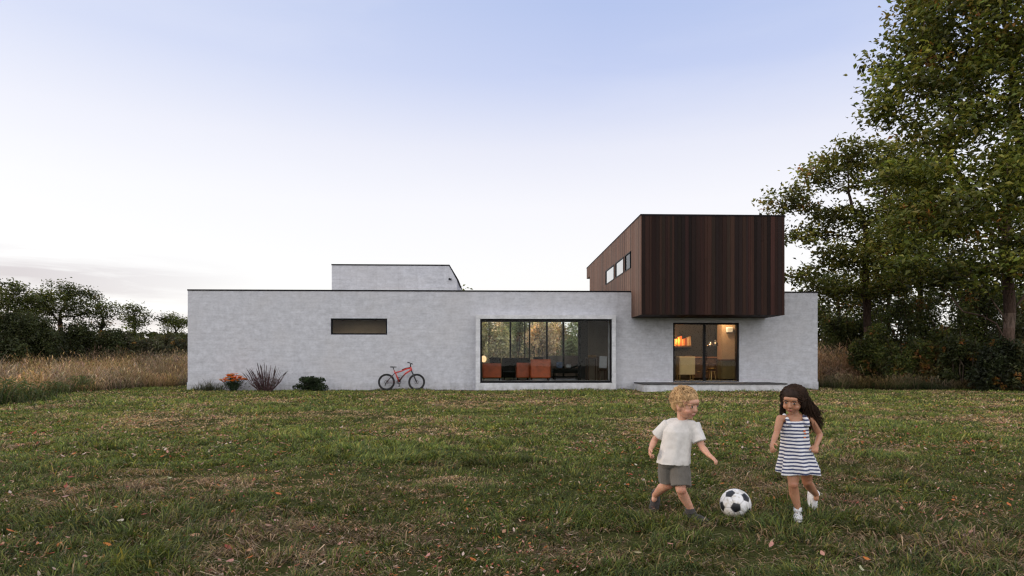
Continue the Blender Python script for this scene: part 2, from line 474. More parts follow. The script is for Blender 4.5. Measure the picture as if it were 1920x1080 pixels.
obj('partition', mb, M['plaster'], house)
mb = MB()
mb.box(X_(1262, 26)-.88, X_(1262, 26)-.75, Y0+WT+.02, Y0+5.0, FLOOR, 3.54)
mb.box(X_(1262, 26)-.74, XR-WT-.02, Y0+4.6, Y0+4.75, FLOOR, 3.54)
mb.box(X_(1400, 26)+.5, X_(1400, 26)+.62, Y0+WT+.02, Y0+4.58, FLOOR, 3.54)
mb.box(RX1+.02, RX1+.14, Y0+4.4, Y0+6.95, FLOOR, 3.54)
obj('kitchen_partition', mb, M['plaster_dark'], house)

# concrete surround that stands proud round the picture window
SU = (X_(892, 25.7), X_(1154, 25.7), 0, Z_(590.5, 1020, 25.7))
mb = MB()
ys, ye = Y0-.38, Y0-.002
mb.box(SU[0], PW[0]-.03, ys, ye, FLOOR+.0, PW[3]+.04)
mb.box(PW[1]+.03, SU[1], ys, ye, FLOOR+.0, PW[3]+.04)
mb.box(SU[0], SU[1], ys-.006, ye, PW[3]+.042, SU[3])
mb.box(SU[0]-.003, SU[1]+.003, ys-.008, ye, -.1, FLOOR-.002)
obj('window_surround', mb, M['concrete_light'], house)
def frame(mb, x0, x1, z0, z1, y0, y1, w):
    mb.box(x0, x0+w, y0, y1, z0, z1); mb.box(x1-w, x1, y0, y1, z0, z1)
    mb.box(x0+w, x1-w, y0, y1, z1-w, z1); mb.box(x0+w, x1-w, y0, y1, z0, z0+w)
mb = MB(); frame(mb, PW[0]-.028, PW[1]+.028, FLOOR+.002, PW[3]+.04, Y0-.30, Y0-.18, .07)
pwf = obj('picture_window', mb, M['metal_black'], house)
mb = MB(); mb.box(PW[0]+.045, PW[1]-.045, Y0-.245, Y0-.235, FLOOR+.075, PW[3]-.032)
obj('pane', mb, M['glass'], pwf)
mb = MB(); frame(mb, SW[0]+.001, SW[1]-.001, SW[2]+.001, SW[3]-.001, Y0+.05, Y0+.14, .06)
swf = obj('slot_window', mb, M['metal_black'], house)
mb = MB(); mb.box(SW[0]+.062, SW[1]-.062, Y0+.09, Y0+.10, SW[2]+.062, SW[3]-.062)
obj('pane', mb, M['glass'], swf)
mb = MB(); mb.box(SW[0]-.7, SW[1]+.9, Y0+1.5, Y0+1.6, FLOOR, 3.54)
mb.box(SW[0]-.82, SW[0]-.72, Y0+WT+.01, Y0+1.6, FLOOR, 3.54); mb.box(SW[1]+.92, SW[1]+1.02, Y0+WT+.01, Y0+1.6, FLOOR, 3.54)
obj('bathroom_partition', mb, plain('warm_plaster', (.50, .36, .23), .8, .12, 3, 0, .05), house)
# sliding door
mb = MB(); frame(mb, DW[0]+.002, DW[1]-.002, FLOOR+.002, DW[3]-.002, Y0+.04, Y0+.18, .075)
xm = X_(1321.7, Y0); mb.box(xm-.05, xm+.05, Y0+.05, Y0+.17, FLOOR+.078, DW[3]-.08)
sdf = obj('sliding_door', mb, M['metal_black'], house)
for a, b, yy in ((DW[0]+.078, xm-.052, .08), (xm+.052, DW[1]-.078, .13)):
    mb = MB(); mb.box(a, b, Y0+yy, Y0+yy+.01, FLOOR+.08, DW[3]-.082); obj('pane', mb, M['glass'], sdf)
mb = MB(); mb.box(xm+.075, xm+.10, Y0+.02, Y0+.05, 1.2, 1.6); obj('door_handle', mb, M['metal_black'], sdf)
# rear glazing of the living room
yr = Y0+DEEP-3.95
mb = MB(); frame(mb, RX0-1.498, RX1-.002, .352, 3.298, yr, yr+.12, .07)
for px, wd in ((957, .09), (984, .05), (993, .07), (1025.5, .09), (1056.5, .10)):
    x = X_(px, yr); mb.box(x-wd/2, x+wd/2, yr+.005, yr+.115, .423, 3.227)
rg = obj('rear_glazing', mb, M['metal_black'], house)
mb = MB(); mb.box(RX0-1.42, RX1-.08, yr+.055, yr+.065, .425, 3.225); obj('pane', mb, M['glass'], rg)

# timber box
M['glass_dark'] = glass_mat('dark_blue_glass', (.35, .42, .5), 1.5, .8)  # third side pane: darker blue tint, weaker reflection
tb = MB()
ov = (Z_(523, 1101, BY1))
tb.prism([(BY0+.06, BZ0+.02), (Y0+.1, BZ0+.02), (Y0+.1, 3.87), (BY1b, 3.87), (BY1b, ov), (BY1, ov), (BY1, BZ1-.03), (BY0+.06, BZ1-.03)], 'x', BX0+.05, BX1-.05)
M['box_core'] = plain('shadow_gap', (.012, .009, .008), .9, .2)
ub = obj('timber_box', tb, M['box_core'], house)
FRK = .72
fr_cols = [(.030,.0135,.0105), (.040,.018,.013), (.022,.011,.009), (.052,.026,.018), (.034,.014,.013), (.028,.017,.012), (.046,.019,.0155), (.024,.0135,.0125)]
fr_cols = [tuple(q*FRK for q in c) for c in fr_cols]
sd_cols = [tuple((q*.7+.10*.3)*.92 for q in c) for c in [(.175,.082,.052), (.19,.10,.066), (.13,.068,.046), (.21,.118,.08), (.155,.088,.06), (.175,.085,.052)]]  # side boards lighter: weathering, plus evening light put into the colour
cl = MB()
x = BX0+.0
k = 0
while x < BX1-.02:
    wd = min(random.choice((.085, .115, .14, .14, .165)), BX1-x)
    c = random.choice(fr_cols); s_ = random.uniform(.55, 1.55); c = tuple(q*s_ for q in c)
    pr = random.uniform(0, .008)
    # some boards are butt-jointed part way up
    cuts = [BZ0, BZ1-.02]
    if random.random() < .45: cuts.insert(1, random.uniform(BZ0+.8, BZ1-.7))
    for z0, z1 in zip(cuts[:-1], cuts[1:]):
        s2 = random.uniform(.85, 1.18)
        cl.box(x+.003, x+wd-.004, BY0-pr, BY0+.05, z0+(.003 if z0 > BZ0 else 0), z1, tuple(q*s2 for q in c))
    x += wd
wins = []
for pa, pb, sh in ((1137, 1152.5, 0), (1155.5, 1170.5, 0), (1173.5, 1183.5, 0)):
    wins.append((y_on_x(pb, BX0), y_on_x(pa, BX0)))
WZ0, WZ1 = 4.99, 5.70
y = BY0+.002
while y < BY1:
    wd = min(.15, BY1-y); c = random.choice(sd_cols); s_ = random.uniform(.8, 1.2); c = tuple(q*s_ for q in c)
    zb = BZ0 if y < Y0-.07 else (4.02 if y < BY1b else ov)
    pr = random.uniform(0, .006)
    segs = [(zb, BZ1-.02)]
    for a, b in wins:
        if y+wd > a-.02 and y < b+.02:
            segs = [(zb, WZ0), (WZ1, BZ1-.02)]
    for z0, z1 in segs:
        cl.box(BX0-.03-pr, BX0+.045, y+.004, y+wd-.004, z0, z1, c)
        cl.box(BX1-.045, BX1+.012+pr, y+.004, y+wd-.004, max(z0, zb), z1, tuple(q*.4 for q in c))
    y += wd
x = BX0
while x < BX1-.02:       # soffit boards
    wd = min(.14, BX1-x); c = random.choice(fr_cols)
    cl.box(x+.003, x+wd-.004, BY0+.052, Y0-.004, BZ0-.004, BZ0+.018, c); x += wd
obj('cladding', cl, M['timber'], ub)
mb = MB(); mb.box(BX0-.045, BX1+.03, BY0-.02, BY1+.01, BZ1-.018, BZ1+.035); obj('box_coping', mb, M['coping'], ub)
for a, b in wins:
    mb = MB(); w0 = .045
    for y0_, y1_, z0_, z1_ in ((a, a+w0, WZ0, WZ1), (b-w0, b, WZ0, WZ1), (a+w0, b-w0, WZ0, WZ0+w0), (a+w0, b-w0, WZ1-w0, WZ1)):
        mb.box(BX0-.05, BX0+.048, y0_, y1_, z0_+.002, z1_-.002)
    mb.v = mb.v
    wf = obj('window', mb, M['metal_black'], ub)
    mb = MB(); mb.box(BX0-.018, BX0-.008, a+w0+.002, b-w0-.002, WZ0+w0+.004, WZ1-w0-.004)
    pn = obj('pane', mb, M['glass_box'] if b > wins[-1][1]+.01 else M['glass_dark'], ub)

# concrete block on the roof, its right top corner cut off
YB = 30.5
mb = MB(); zt = Z_(498, 730, YB)
poly = [(X_(622, YB), 3.87), (X_(857, YB), 3.87), (X_(857, YB), Z_(526, 857, YB)), (X_(842, YB), zt), (X_(622, YB), zt)]
mb.prism(poly, 'y', YB, YB+4.5)
rb = obj('roof_block', mb, M['concrete'], house)
mb = MB(); p0, p1 = (X_(842, YB), zt), (X_(857, YB)+.02, Z_(525, 857, YB))
mb.prism([(X_(622, YB)-.015, zt+.003), (p0[0]+.01, zt+.003), (p0[0]+.02, zt+.06), (X_(622, YB)-.015, zt+.06)], 'y', YB-.02, YB+4.52)
mb.prism([(p0[0]+.012, zt+.001), (p1[0], p1[1]), (p1[0]+.05, p1[1]+.01), (p0[0]+.022, zt+.058)], 'y', YB-.02, YB+4.52)
obj('block_coping', mb, M['coping'], rb)
mb = MB(); q = at(845, 524.5, YB)
mb.tube([(q.x-.09, YB-.12, q.z+.03), (q.x+.05, YB-.12, q.z)], [.05, .035], 8); mb.tube([(q.x+.02, YB-.12, q.z), (q.x+.02, YB+.002, q.z)], .025, 6)
obj('wall_light', mb, M['metal_black'], rb)

# terrace in front of the sliding door
TX0, TX1 = X_(1207, 24.3), X_(1474, 24.3)
terr = thing('terrace', 'low concrete terrace with a dark deck in front of the sliding door', 'terrace', ((TX0+TX1)/2, 25, 0))
mb = MB(); mb.rbox(TX0, TX1, 24.25, Y0-.028, -.1, .275, .012); obj('slab', mb, M['concrete_light'], terr)
mb = MB()
yy = 24.22
while yy < Y0-.1:
    mb.box(TX0-.02, TX1+.02, yy, min(yy+.135, Y0-.03), .279, .325); yy += .142
obj('decking', mb, M['deck'], terr)

# ------------------------------------------------------------------ furniture seen through the glass
def fat(c, r=.7, v=.15): 
    return plain('mat_%d' % len(bpy.data.materials), c, r, v, 6, 0, .1)
LEATHER = plain('orange_leather', (.55, .10, .02), .42, .25, 5, 0, .1)
DARKCLOTH = plain('dark_cloth', (.02, .022, .022), .85, .3, 20)
GREYTEAL = plain('grey_teal_cloth', (.055, .075, .07), .8, .3, 20)
WALNUT = plain('walnut', (.09, .045, .022), .5, .4, 9)
CREAM = plain('cream_lacquer', (.62, .47, .25), .45, .1, 3)
WHITE = plain('white_cloth', (.62, .64, .68), .85, .12, 12)
BRASS = plain('brass', (.55, .36, .13), .3, .15, 8, .9, .02)

def armchair(px0, px1, y_top, Y, label):
    x0, x1 = X_(px0, Y), X_(px1, Y); zt = Z_(y_top, (px0+px1)/2, Y)
    t = thing('armchair', label, 'armchair', ((x0+x1)/2, Y+.45, FLOOR), 'orange leather armchairs in the living room')
    z0 = FLOOR+.12; a = .14
    mb = MB(); mb.rbox(x0+a, x1-a, Y+.16, Y+.85, z0+.02, z0+.34, .04); obj('seat', mb, LEATHER, t)
    mb = MB(); mb.rbox(x0+.01, x1-.01, Y, Y+.18, z0, zt, .04); obj('backrest', mb, LEATHER, t)
    for s in (0, 1):
        xa = x0 if s == 0 else x1-a
        mb = MB(); mb.rbox(xa, xa+a, Y+.17, Y+.9, z0, zt-.14, .04); obj('arm', mb, LEATHER, t)
        for yy in (Y+.08, Y+.8):
            mb = MB(); xx = x0+.08 if s == 0 else x1-.08; mb.tube([(xx, yy, FLOOR), (xx, yy, z0+.02)], [.018, .024], 8); obj('leg', mb, M['metal_black'], t)
    return t
def cushion(px0, px1, y0, y1, Y, mat, label):
    a, b = at(px0, y1, Y), at(px1, y0, Y)
    mb = MB(); mb.rbox(a.x, b.x, Y, Y+.16, a.z, b.z, .05)
    return top('cushion', mb, mat, label, 'cushion', True)
armchair(904, 940, 681, 29.2, 'orange leather armchair at the left end of the picture window')
armchair(968, 993.5, 680, 29.6, 'small low orange armchair in the middle of the living room')
armchair(994.5, 1033, 673.5, 29.0, 'largest orange leather armchair with its tall back to the lawn')
cushion(918, 939, 670, 682, 29.42, DARKCLOTH, 'black cushion standing on the leftmost orange armchair')
cushion(1000, 1019, 669, 676, 29.22, DARKCLOTH, 'black cushion topping the tallest orange armchair')
# dark sofa between the armchairs
Ys = 31.2; x0, x1 = X_(941, Ys), X_(994, Ys)
s_ = thing('sofa', 'dark grey green sofa between the orange armchairs', 'sofa', ((x0+x1)/2, Ys+.5, FLOOR))
mb = MB(); mb.rbox(x0, x1, Ys, Ys+.22, FLOOR+.1, Z_(671, 965, Ys), .06); obj('backrest', mb, DARKCLOTH, s_)
mb = MB(); mb.rbox(x0+.2, x1-.2, Ys+.21, Ys+.95, FLOOR+.1, FLOOR+.45, .05); obj('seat', mb, GREYTEAL, s_)
for xx in (x0, x1-.21):
    mb = MB(); mb.rbox(xx, xx+.19, Ys+.21, Ys+.95, FLOOR+.1, FLOOR+.62, .05); obj('arm', mb, GREYTEAL, s_)
# coffee table
Yc = 30.3; x0, x1 = X_(944, Yc), X_(966, Yc)
s_ = thing('coffee_table', 'low grey coffee table standing in front of the dark sofa', 'table', ((x0+x1)/2, Yc+.3, FLOOR))
mb = MB(); mb.rbox(x0, x1, Yc, Yc+.6, FLOOR+.36, FLOOR+.41, .012); obj('table_top', mb, GREYTEAL, s_)
for xx in (x0+.05, x1-.05):
    for yy in (Yc+.05, Yc+.55):
        mb = MB(); mb.tube([(xx, yy, FLOOR), (xx, yy, FLOOR+.358)], .02, 8); obj('leg', mb, M['metal_black'], s_)
# side lamp
q = at(907, 677, 30.4)
s_ = thing('table_lamp', 'small table lamp with a pale globe beside the leftmost armchair', 'lamp', (q.x, 30.4, FLOOR))
mb = MB(); mb.tube([(q.x,30.4,FLOOR),(q.x,30.4,FLOOR+.02),(q.x,30.4,q.z-.05)], [.13,.02,.02], 12); obj('stand', mb, BRASS, s_)
t_ = NT('lamp_globe'); em = t_.n('ShaderNodeEmission'); t_.l(t_.mix(t_.rng(t_.noise(t_.obj(), 3), .3, .7), (1, .55, .25), (1, .7, .4)), em.inputs[0]); em.inputs[1].default_value = 1.3; t_.l(em.outputs[0], t_.out.inputs[0]); M['globe'] = t_.m
mb = MB(); mb.ell((q.x, 30.4, q.z+.1), (.13, .13, .16)); obj('lamp_shade', mb, M['globe'], s_, True)
# daybed with pillows
Yd = 30.2; x0, x1 = X_(1037, Yd), X_(1088, Yd); zs = FLOOR+.42
s_ = thing('daybed', 'dark slatted daybed on thin legs right of the orange armchairs', 'daybed', ((x0+x1)/2, Yd+.4, FLOOR))
mb = MB(); mb.rbox(x0, x1, Yd, Yd+.8, zs-.1, zs, .02); obj('frame', mb, M['metal_black'], s_)
mb = MB(); mb.rbox(x0+.03, x1-.03, Yd+.03, Yd+.77, zs+.002, zs+.12, .04); obj('mattress', mb, DARKCLOTH, s_)
mb = MB(); mb.rings([[(x1-.4+.13*i, Yd+.08, zs+.125+.02*i*i), (x1-.4+.13*i, Yd+.72, zs+.125+.02*i*i), (x1-.4+.13*i, Yd+.72, zs+.19+.02*i*i), (x1-.4+.13*i, Yd+.08, zs+.19+.02*i*i)] for i in range(5)], 4); obj('headrest', mb, DARKCLOTH, s_, True)
for xx in (x0+.1, x1-.1):
    for yy in (Yd+.06, Yd+.74):
        mb = MB(); mb.tube([(xx, yy, FLOOR), (xx, yy, zs-.098)], .025, 8); obj('leg', mb, M['metal_black'], s_)
cushion(1043, 1055, 678.5, 690, Yd+.3, plain('blue_cloth', (.16,.24,.42), .85, .3, 9), 'blue and white pillow lying on the dark daybed')
cushion(1062, 1071, 683, 690, Yd+.35, WHITE, 'white pillow at the middle of the dark daybed')
# dining table with white-draped chair in the corner
Yt = 29.0; x0, x1 = X_(1102, Yt), X_(1123, Yt); zt = Z_(670, 1112, Yt)
s_ = thing('dining_table', 'tall brown wooden table in the dim right corner of the living room', 'table', ((x0+x1)/2, Yt+.4, FLOOR))
mb = MB(); mb.rbox(x0, x1, Yt, Yt+.8, zt-.05, zt, .01); obj('table_top', mb, WALNUT, s_)
for xx in (x0+.04, x1-.04):
    for yy in (Yt+.05, Yt+.75):
        mb = MB(); mb.obox((xx, yy, (FLOOR+zt-.052)/2), (.05, .05, zt-.052-FLOOR), Matrix.Identity(3)); obj('leg', mb, WALNUT, s_)
mb = MB(); xq = X_(1112, Yt)
for i in range(5):
    mb.ell((xq+(i-2)*.07, Yt+.3+.05*(i % 2), zt+.055), (.055, .055, .055), None, 10, 8)
top('fruit', mb, plain('fruit_skin', (.42,.24,.07), .45, .4, 9), 'small heap of yellow fruit on the tall brown table', 'fruit', True)
Yw = 28.6; x0, x1 = X_(1124, Yw), X_(1138, Yw); zt = Z_(668, 1130, Yw); zm = Z_(690, 1130, Yw)
s_ = thing('dining_chair', 'wooden chair with a white backrest beside the tall brown table', 'chair', ((x0+x1)/2, Yw+.2, FLOOR))
mb = MB(); mb.obox(((x0+x1)/2, Yw+.02, (zt+zm)/2), (x1-x0, .05, zt-zm), Matrix.Rotation(R(-4), 3, 'X') @ Matrix.Rotation(R(4), 3, 'Y')); obj('backrest', mb, WHITE, s_)
mb = MB(); mb.rbox(x0, x1, Yw+.05, Yw+.47, zm-.12, zm-.06, .015); obj('seat', mb, WALNUT, s_)
for xx in (x0+.03, x1-.03):
    for yy in (Yw+.08, Yw+.43):
        mb = MB(); mb.tube([(xx, yy, FLOOR), (xx, yy, zm-.118)], [.016, .022], 8); obj('leg', mb, WALNUT, s_)
# tall black post lamp by the corner
q = X_(1087, 28.2)
mb = MB(); mb.box(q-.06, q+.06, 28.2, 28.32, FLOOR, 3.54); obj('corner_post', mb, M['metal_black'], house)

# kitchen
Yk = 27.6
a, b = at(1274, 702.5, Yk), at(1303.5, 668.5, Yk)
s_ = thing('sideboard', 'cream sideboard on thin legs behind the left door pane', 'cabinet', ((a.x+b.x)/2, Yk+.25, FLOOR))
mb = MB(); mb.rbox(a.x, b.x, Yk, Yk+.5, a.z, b.z, .015); obj('body', mb, CREAM, s_)
mb = MB(); mb.rbox(a.x+.03, b.x-.03, Yk-.02, Yk-.001, a.z+.03, b.z-.03, .006); obj('door', mb, plain('cream_front', (.55,.42,.2), .5, .1, 3), s_)
for xx in (a.x+.03, b.x-.08):
    for yy in (Yk+.05, Yk+.45):
        mb = MB(); mb.tube([(xx, yy, FLOOR), (xx, yy, a.z+.01)], [.014, .022], 8); obj('leg', mb, BRASS, s_)
mb = MB(); q = at(1291, 667, Yk+.2)
mb.rbox(q.x-.14, q.x+.14, Yk+.1, Yk+.3, b.z+.002, b.z+.035, .006); mb.rbox(q.x-.12, q.x+.11, Yk+.11, Yk+.29, b.z+.036, b.z+.06, .006)
top('tray', mb, WALNUT, 'brown wooden tray lying on the cream sideboard', 'tray')
Yk2 = 29.2
a, b = at(1302, 703, Yk2), at(1346, 669, Yk2)
s_ = thing('kitchen_counter', 'dark brown kitchen counter with drawers behind the door glass', 'counter', ((a.x+b.x)/2, Yk2+.3, FLOOR))
mb = MB(); mb.box(a.x, b.x, Yk2, Yk2+.6, FLOOR+.1, b.z-.05); obj('body', mb, WALNUT, s_)
mb = MB(); mb.rbox(a.x-.02, b.x+.02, Yk2-.03, Yk2+.62, b.z-.048, b.z, .006); obj('worktop', mb, plain('copper_worktop', (.42,.17,.07), .35, .2, 6), s_)
n_ = 3
for i in range(n_):
    for j in range(2):
        xa = a.x+.02+i*(b.x-a.x-.02)/n_; xb = xa+(b.x-a.x-.02)/n_-.02
        za = FLOOR+.13+j*.36; mb = MB(); mb.rbox(xa, xb, Yk2-.022, Yk2-.001, za, za+.33, .005); d_ = obj('drawer', mb, plain('walnut_front', (.075,.038,.02), .45, .35, 7), s_)
        mb = MB(); mb.tube([(xa+.1, Yk2-.04, za+.27), (xb-.1, Yk2-.04, za+.27)], .008, 6); obj('handle', mb, BRASS, d_)
mb = MB(); q = at(1335, 692, 28.3)
st = thing('bar_stool', 'brass footed stool holding a small gold bowl behind the right door pane', 'stool', (q.x, 28.3, FLOOR))
mb = MB(); mb.tube([(q.x,28.3,q.z-.08),(q.x,28.3,q.z-.04)], [.2,.2], 16); obj('seat', mb, WALNUT, st)
for k in range(3):
    an = k*2.094; mb = MB(); mb.tube([(q.x+.19*math.cos(an),28.3+.19*math.sin(an),FLOOR),(q.x+.1*math.cos(an),28.3+.1*math.sin(an),q.z-.082)], .014, 6); obj('leg', mb, BRASS, st)
mb = MB(); mb.tube([(q.x,28.3,q.z-.038),(q.x,28.3,q.z),(q.x,28.3,q.z+.05)], [.06,.13,.17], 16, None, True)
top('bowl', mb, BRASS, 'small gold bowl standing on the stool', 'bowl', True)
# tall cabinet column
a, b = at(1353.5, 716, 28.6), at(1381, 608, 28.6)
s_ = thing('tall_cabinet', 'tall tan cabinet with a dark shelf line behind the right door pane', 'cabinet', ((a.x+b.x)/2, 28.9, FLOOR))
zs = Z_(675, 1365, 28.6)
mb = MB(); mb.box(a.x, b.x, 28.6, 29.2, zs+.03, min(b.z, 3.5)); obj('upper_door', mb, plain('tan_laminate', (.38,.26,.17), .5, .1, 3), s_)
mb = MB(); mb.box(a.x, b.x, 28.6, 29.2, FLOOR+.08, zs-.03); obj('lower_door', mb, plain('olive_laminate', (.13,.115,.06), .4, .15, 3), s_)
mb = MB(); mb.box(a.x-.05, b.x+.05, 28.55, 29.2, zs-.028, zs+.028); obj('shelf', mb, WALNUT, s_)
q = at(1368.5, 618.5, 28.5)
mb = MB(); mb.rbox(q.x-.15, q.x+.15, 28.47, 28.598, q.z-.12, q.z+.12, .03)
top('wall_vent', mb, WHITE, 'white square vent unit high on the tall tan cabinet', 'vent')
# shelf with books
Yb = 30.3
a, b = at(1258, 651, Yb), at(1296.5, 648, Yb)
mb = MB(); mb.rbox(a.x, b.x, Yb, Yb+.3, a.z, b.z, .006)
top('wall_shelf', mb, WALNUT, 'brown wall shelf carrying a row of books under warm light', 'shelf')
bx = a.x+.25
bcols = [(.55,.16,.04), (.62,.25,.07), (.5,.12,.05), (.65,.42,.2), (.6,.2,.05), (.35,.1,.05), (.66,.5,.3), (.5,.3,.15)]
blabel = ['orange book at the lamp end of the wall shelf', 'pale orange book second from the lamp on the shelf', 'tall red book in the middle of the wall shelf', 'tan book leaning beside the tall red book',
          'short orange book right of the tan book', 'brown book near the right end of the shelf', 'cream book next to the last book on the shelf', 'last light brown book at the right end of the shelf']
for i in range(8):
    wd = random.uniform(.05, .085); hh = random.uniform(.3, .5); tilt = random.choice((0, 0, 0, 6, -5))
    mb = MB(); rot = Matrix.Rotation(R(tilt), 3, 'Y')
    mb.obox((bx+wd/2, Yb+.14, b.z+.004+hh/2+abs(math.sin(R(tilt)))*wd/2), (wd-.006, .2, hh), rot)
    top('book', mb, plain('book_cover_%d' % i, bcols[i], .6, .2, 12), blabel[i], 'book', group='books on the wall shelf')
    bx += wd+(.03 if tilt else .002)+.015
q = at(1266.5, 638, Yb)
mb = MB(); mb.tube([(q.x,Yb+.15,b.z+.003),(q.x,Yb+.15,b.z+.02),(q.x,Yb+.15,b.z+.06)],[.08,.075,.02],14)
s_ = thing('shelf_lamp', 'glowing orange ball lamp at the left end of the wall shelf', 'lamp', (q.x, Yb+.15, b.z))
obj('stand', mb, BRASS, s_)
t_ = NT('glowing_lamp'); em = t_.n('ShaderNodeEmission'); t_.l(t_.mix(t_.rng(t_.noise(t_.obj(), 3), .3, .7), (1, .30, .06), (1, .42, .10)), em.inputs[0]); em.inputs[1].default_value = 2.2; t_.l(em.outputs[0], t_.out.inputs[0])
mb = MB(); mb.ell((q.x, Yb+.15, b.z+.19), (.13, .13, .14)); obj('lamp_shade', mb, t_.m, s_, True)
def lamp(name, loc, watt, col, rad):
    l = bpy.data.lights.new(name, 'POINT'); l.energy = watt; l.color = col; l.shadow_soft_size = rad
    o = bpy.data.objects.new(name, l); COL.objects.link(o); o.location = loc
lamp('shelf_lamp_light', (q.x+.08, Yb-.12, b.z+.24), 22, (1, .42, .12), .06)
# pendant with two clear glass shades, ceiling downlights
CG = glass_mat('clear_glass', (.95, .95, .93), 1.6, 1.6)
for px, py, lb in ((1332, 645, 'left one of two clear glass pendant lamps over the counter'), (1341, 643, 'right one of two clear glass pendant lamps over the counter')):
    q = at(px, py, 29.0)
    s_ = thing('pendant_lamp', lb, 'lamp', (q.x, 29.0, 3.54), 'glass pendant lamps over the kitchen counter')
    mb = MB(); mb.tube([(q.x,29,3.545),(q.x,29,q.z+.12)], .008, 6); obj('cord', mb, M['metal_black'], s_)
    mb = MB(); mb.tube([(q.x,29,q.z+.13),(q.x,29,q.z+.06),(q.x,29,q.z-.05),(q.x,29,q.z-.14)], [.03,.09,.13,.12], 16, None, False); obj('lamp_shade', mb, CG, s_, True)
    mb = MB(); mb.ell((q.x, 29, q.z), (.035, .035, .05), None, 10, 8); obj('bulb', mb, M['globe'], s_, True)
t_ = NT('downlight_lens'); em = t_.n('ShaderNodeEmission'); t_.l(t_.mix(t_.rng(t_.noise(t_.obj(), 9), .3, .7), (1, .78, .5), (1, .85, .6)), em.inputs[0]); em.inputs[1].default_value = 6; t_.l(em.outputs[0], t_.out.inputs[0])
for i, (px, Yq, lb) in enumerate(((1281, 27.4, 'bright round ceiling downlight above the cream sideboard'), (1350, 28.2, 'ceiling downlight in front of the tall tan cabinet'))):
    xq = X_(px, Yq)
    s_ = thing('downlight', lb, 'ceiling light', (xq, Yq, 3.54), 'kitchen ceiling downlights')
    mb = MB(); mb.tube([(xq,Yq,3.548),(xq,Yq,3.49)], .06, 14); obj('ring', mb, M['metal_black'], s_)
    mb = MB(); mb.ell((xq, Yq, 3.485), (.04, .04, .03), None, 10, 8); obj('bulb', mb, t_.m, s_, True)
    lamp('downlight_light', (xq, Yq, 3.25), 95, (1, .66, .34), .07)

# ------------------------------------------------------------------ bicycle leaning on the wall
RUB = plain('tyre_rubber', (.012, .012, .013), .8, .3, 40)
REDP = plain('red_frame_paint', (.52, .028, .022), .3, .12, 6, 0, .02)
BLK = plain('black_bike_parts', (.014, .014, .017), .4, .3, 15)
STEEL = plain('spoke_steel', (.3, .3, .32), .35, .2, 20, .8, .02)
YB_ = 25.62
hub_r, hub_f = at(724.6, 715, YB_), at(781.2, 715, YB_)
RW = .335; hub_r.z = hub_f.z = RW+.012
bike = thing('bicycle', 'red mountain bicycle with black wheels leaning on the concrete wall', 'bicycle', ((hub_r.x+hub_f.x)/2, YB_, 0))
def bp(px, py, dy=0):
    q = at(px, py, YB_); return Vector((q.x, YB_+dy+(q.z-.3)*.10, q.z+.0))
for h in (hub_r, hub_f):
    mb = MB(); mb.torus(h, (0,1,-.1), RW-.03, .031, 48, 8); wh = obj('wheel', mb, RUB, bike, True)
    mb = MB(); mb.torus(h, (0,1,-.1), RW-.068, .013, 48, 6); obj('rim', mb, BLK, wh, True)
    mb = MB()
    for k in range(20):
        a = 2*math.pi*k/20; d = Vector((math.cos(a), .1*math.sin(a), math.sin(a)))
        mb.tube([h+d*.03+Vector((0, .03*(-1)**k, 0)), h+d*(RW-.07)], .0022, 4)
    obj('spokes', mb, STEEL, wh)
    mb = MB(); mb.tube([h+Vector((0,-.05,0)), h+Vector((0,.05,0))], .025, 10)
    mb.torus(h+Vector((0,-.035,0)), (0,1,0), .07, .008, 24, 5); obj('hub', mb, BLK, wh, True)
seat_t, seat_b, bb_ = bp(736.5, 689), bp(740.5, 699), bp(748.3, 716)
head_t, head_b = bp(769.3, 689.3), bp(771.5, 695)
mb = MB()
mb.tube([seat_b, bp(752, 696), bp(761, 692), head_t+Vector((0,0,-.02))], [.024, .025, .027, .03], 10)
mb.tube([bp(738.5, 695), bp(742, 701.5), bb_], [.023, .024, .03], 10)
mb.tube([head_t+Vector((0,0,.02)), head_b], .033, 10)
mb.tube([bp(757.5, 703.2), bp(760.5, 700), head_b+Vector((-.01,0,.03))], [.029, .03, .034], 10)
obj('frame', mb, REDP, bike, True)
mb = MB()
for s in (-.045, .045):
    mb.tube([bp(740.2, 699.5, s*.4), bp(733.5, 706.5, s), hub_r+Vector((0, s, 0))], [.016, .013, .012], 8)
    mb.tube([bb_+Vector((0, s*.6, 0)), hub_r+Vector((0, s, 0))], [.016, .012], 8)
mb.tube([bb_, bp(753, 708), bp(757.8, 703)], [.03, .03, .0285], 10)
DRED = plain('dark_red_paint', (.05, .010, .012), .35, .3, 9, 0, .02)
obj('down_tube', mb, DRED, bike, True); mb = MB()
mb.tube([bp(753, 694.2)+Vector((0,-.004,.016)), bp(761, 691)+Vector((0,-.004,.018)), head_t+Vector((-.02,-.004,.004))], .017, 8)
obj('cable_cover', mb, DRED, bike, True)
mb = MB()
for s in (-.055, .055):
    mb.tube([head_b+Vector((0, s, -.02)), hub_f+Vector((.0, s, 0))], [.022, .017], 8)
mb.tube([head_b+Vector((0,-.06,-.015)), head_b+Vector((0,.06,-.015))], .026, 8)
obj('fork', mb, BLK, bike, True)
mb = MB(); bt = bp(770.3, 681.5)
mb.tube([head_t, bp(769.3, 684.5), bt], [.026, .024, .024], 8)
mb.tube([bt+Vector((-.10,.10,.03)), bt+Vector((-.02,.06,.005)), bt, bt+Vector((.05,-.16,.01)), bt+Vector((.085,-.30,-.02))], [.016,.014,.014,.014,.016], 8)
mb.tube([bt+Vector((.06,-.2,.01)), bt+Vector((.1,-.24,-.05))], .008, 6); mb.tube([bt+Vector((-.16,.11,.045)), bt+Vector((-.05,.08,.02))], .019, 8)
obj('handlebar', mb, BLK, bike, True)
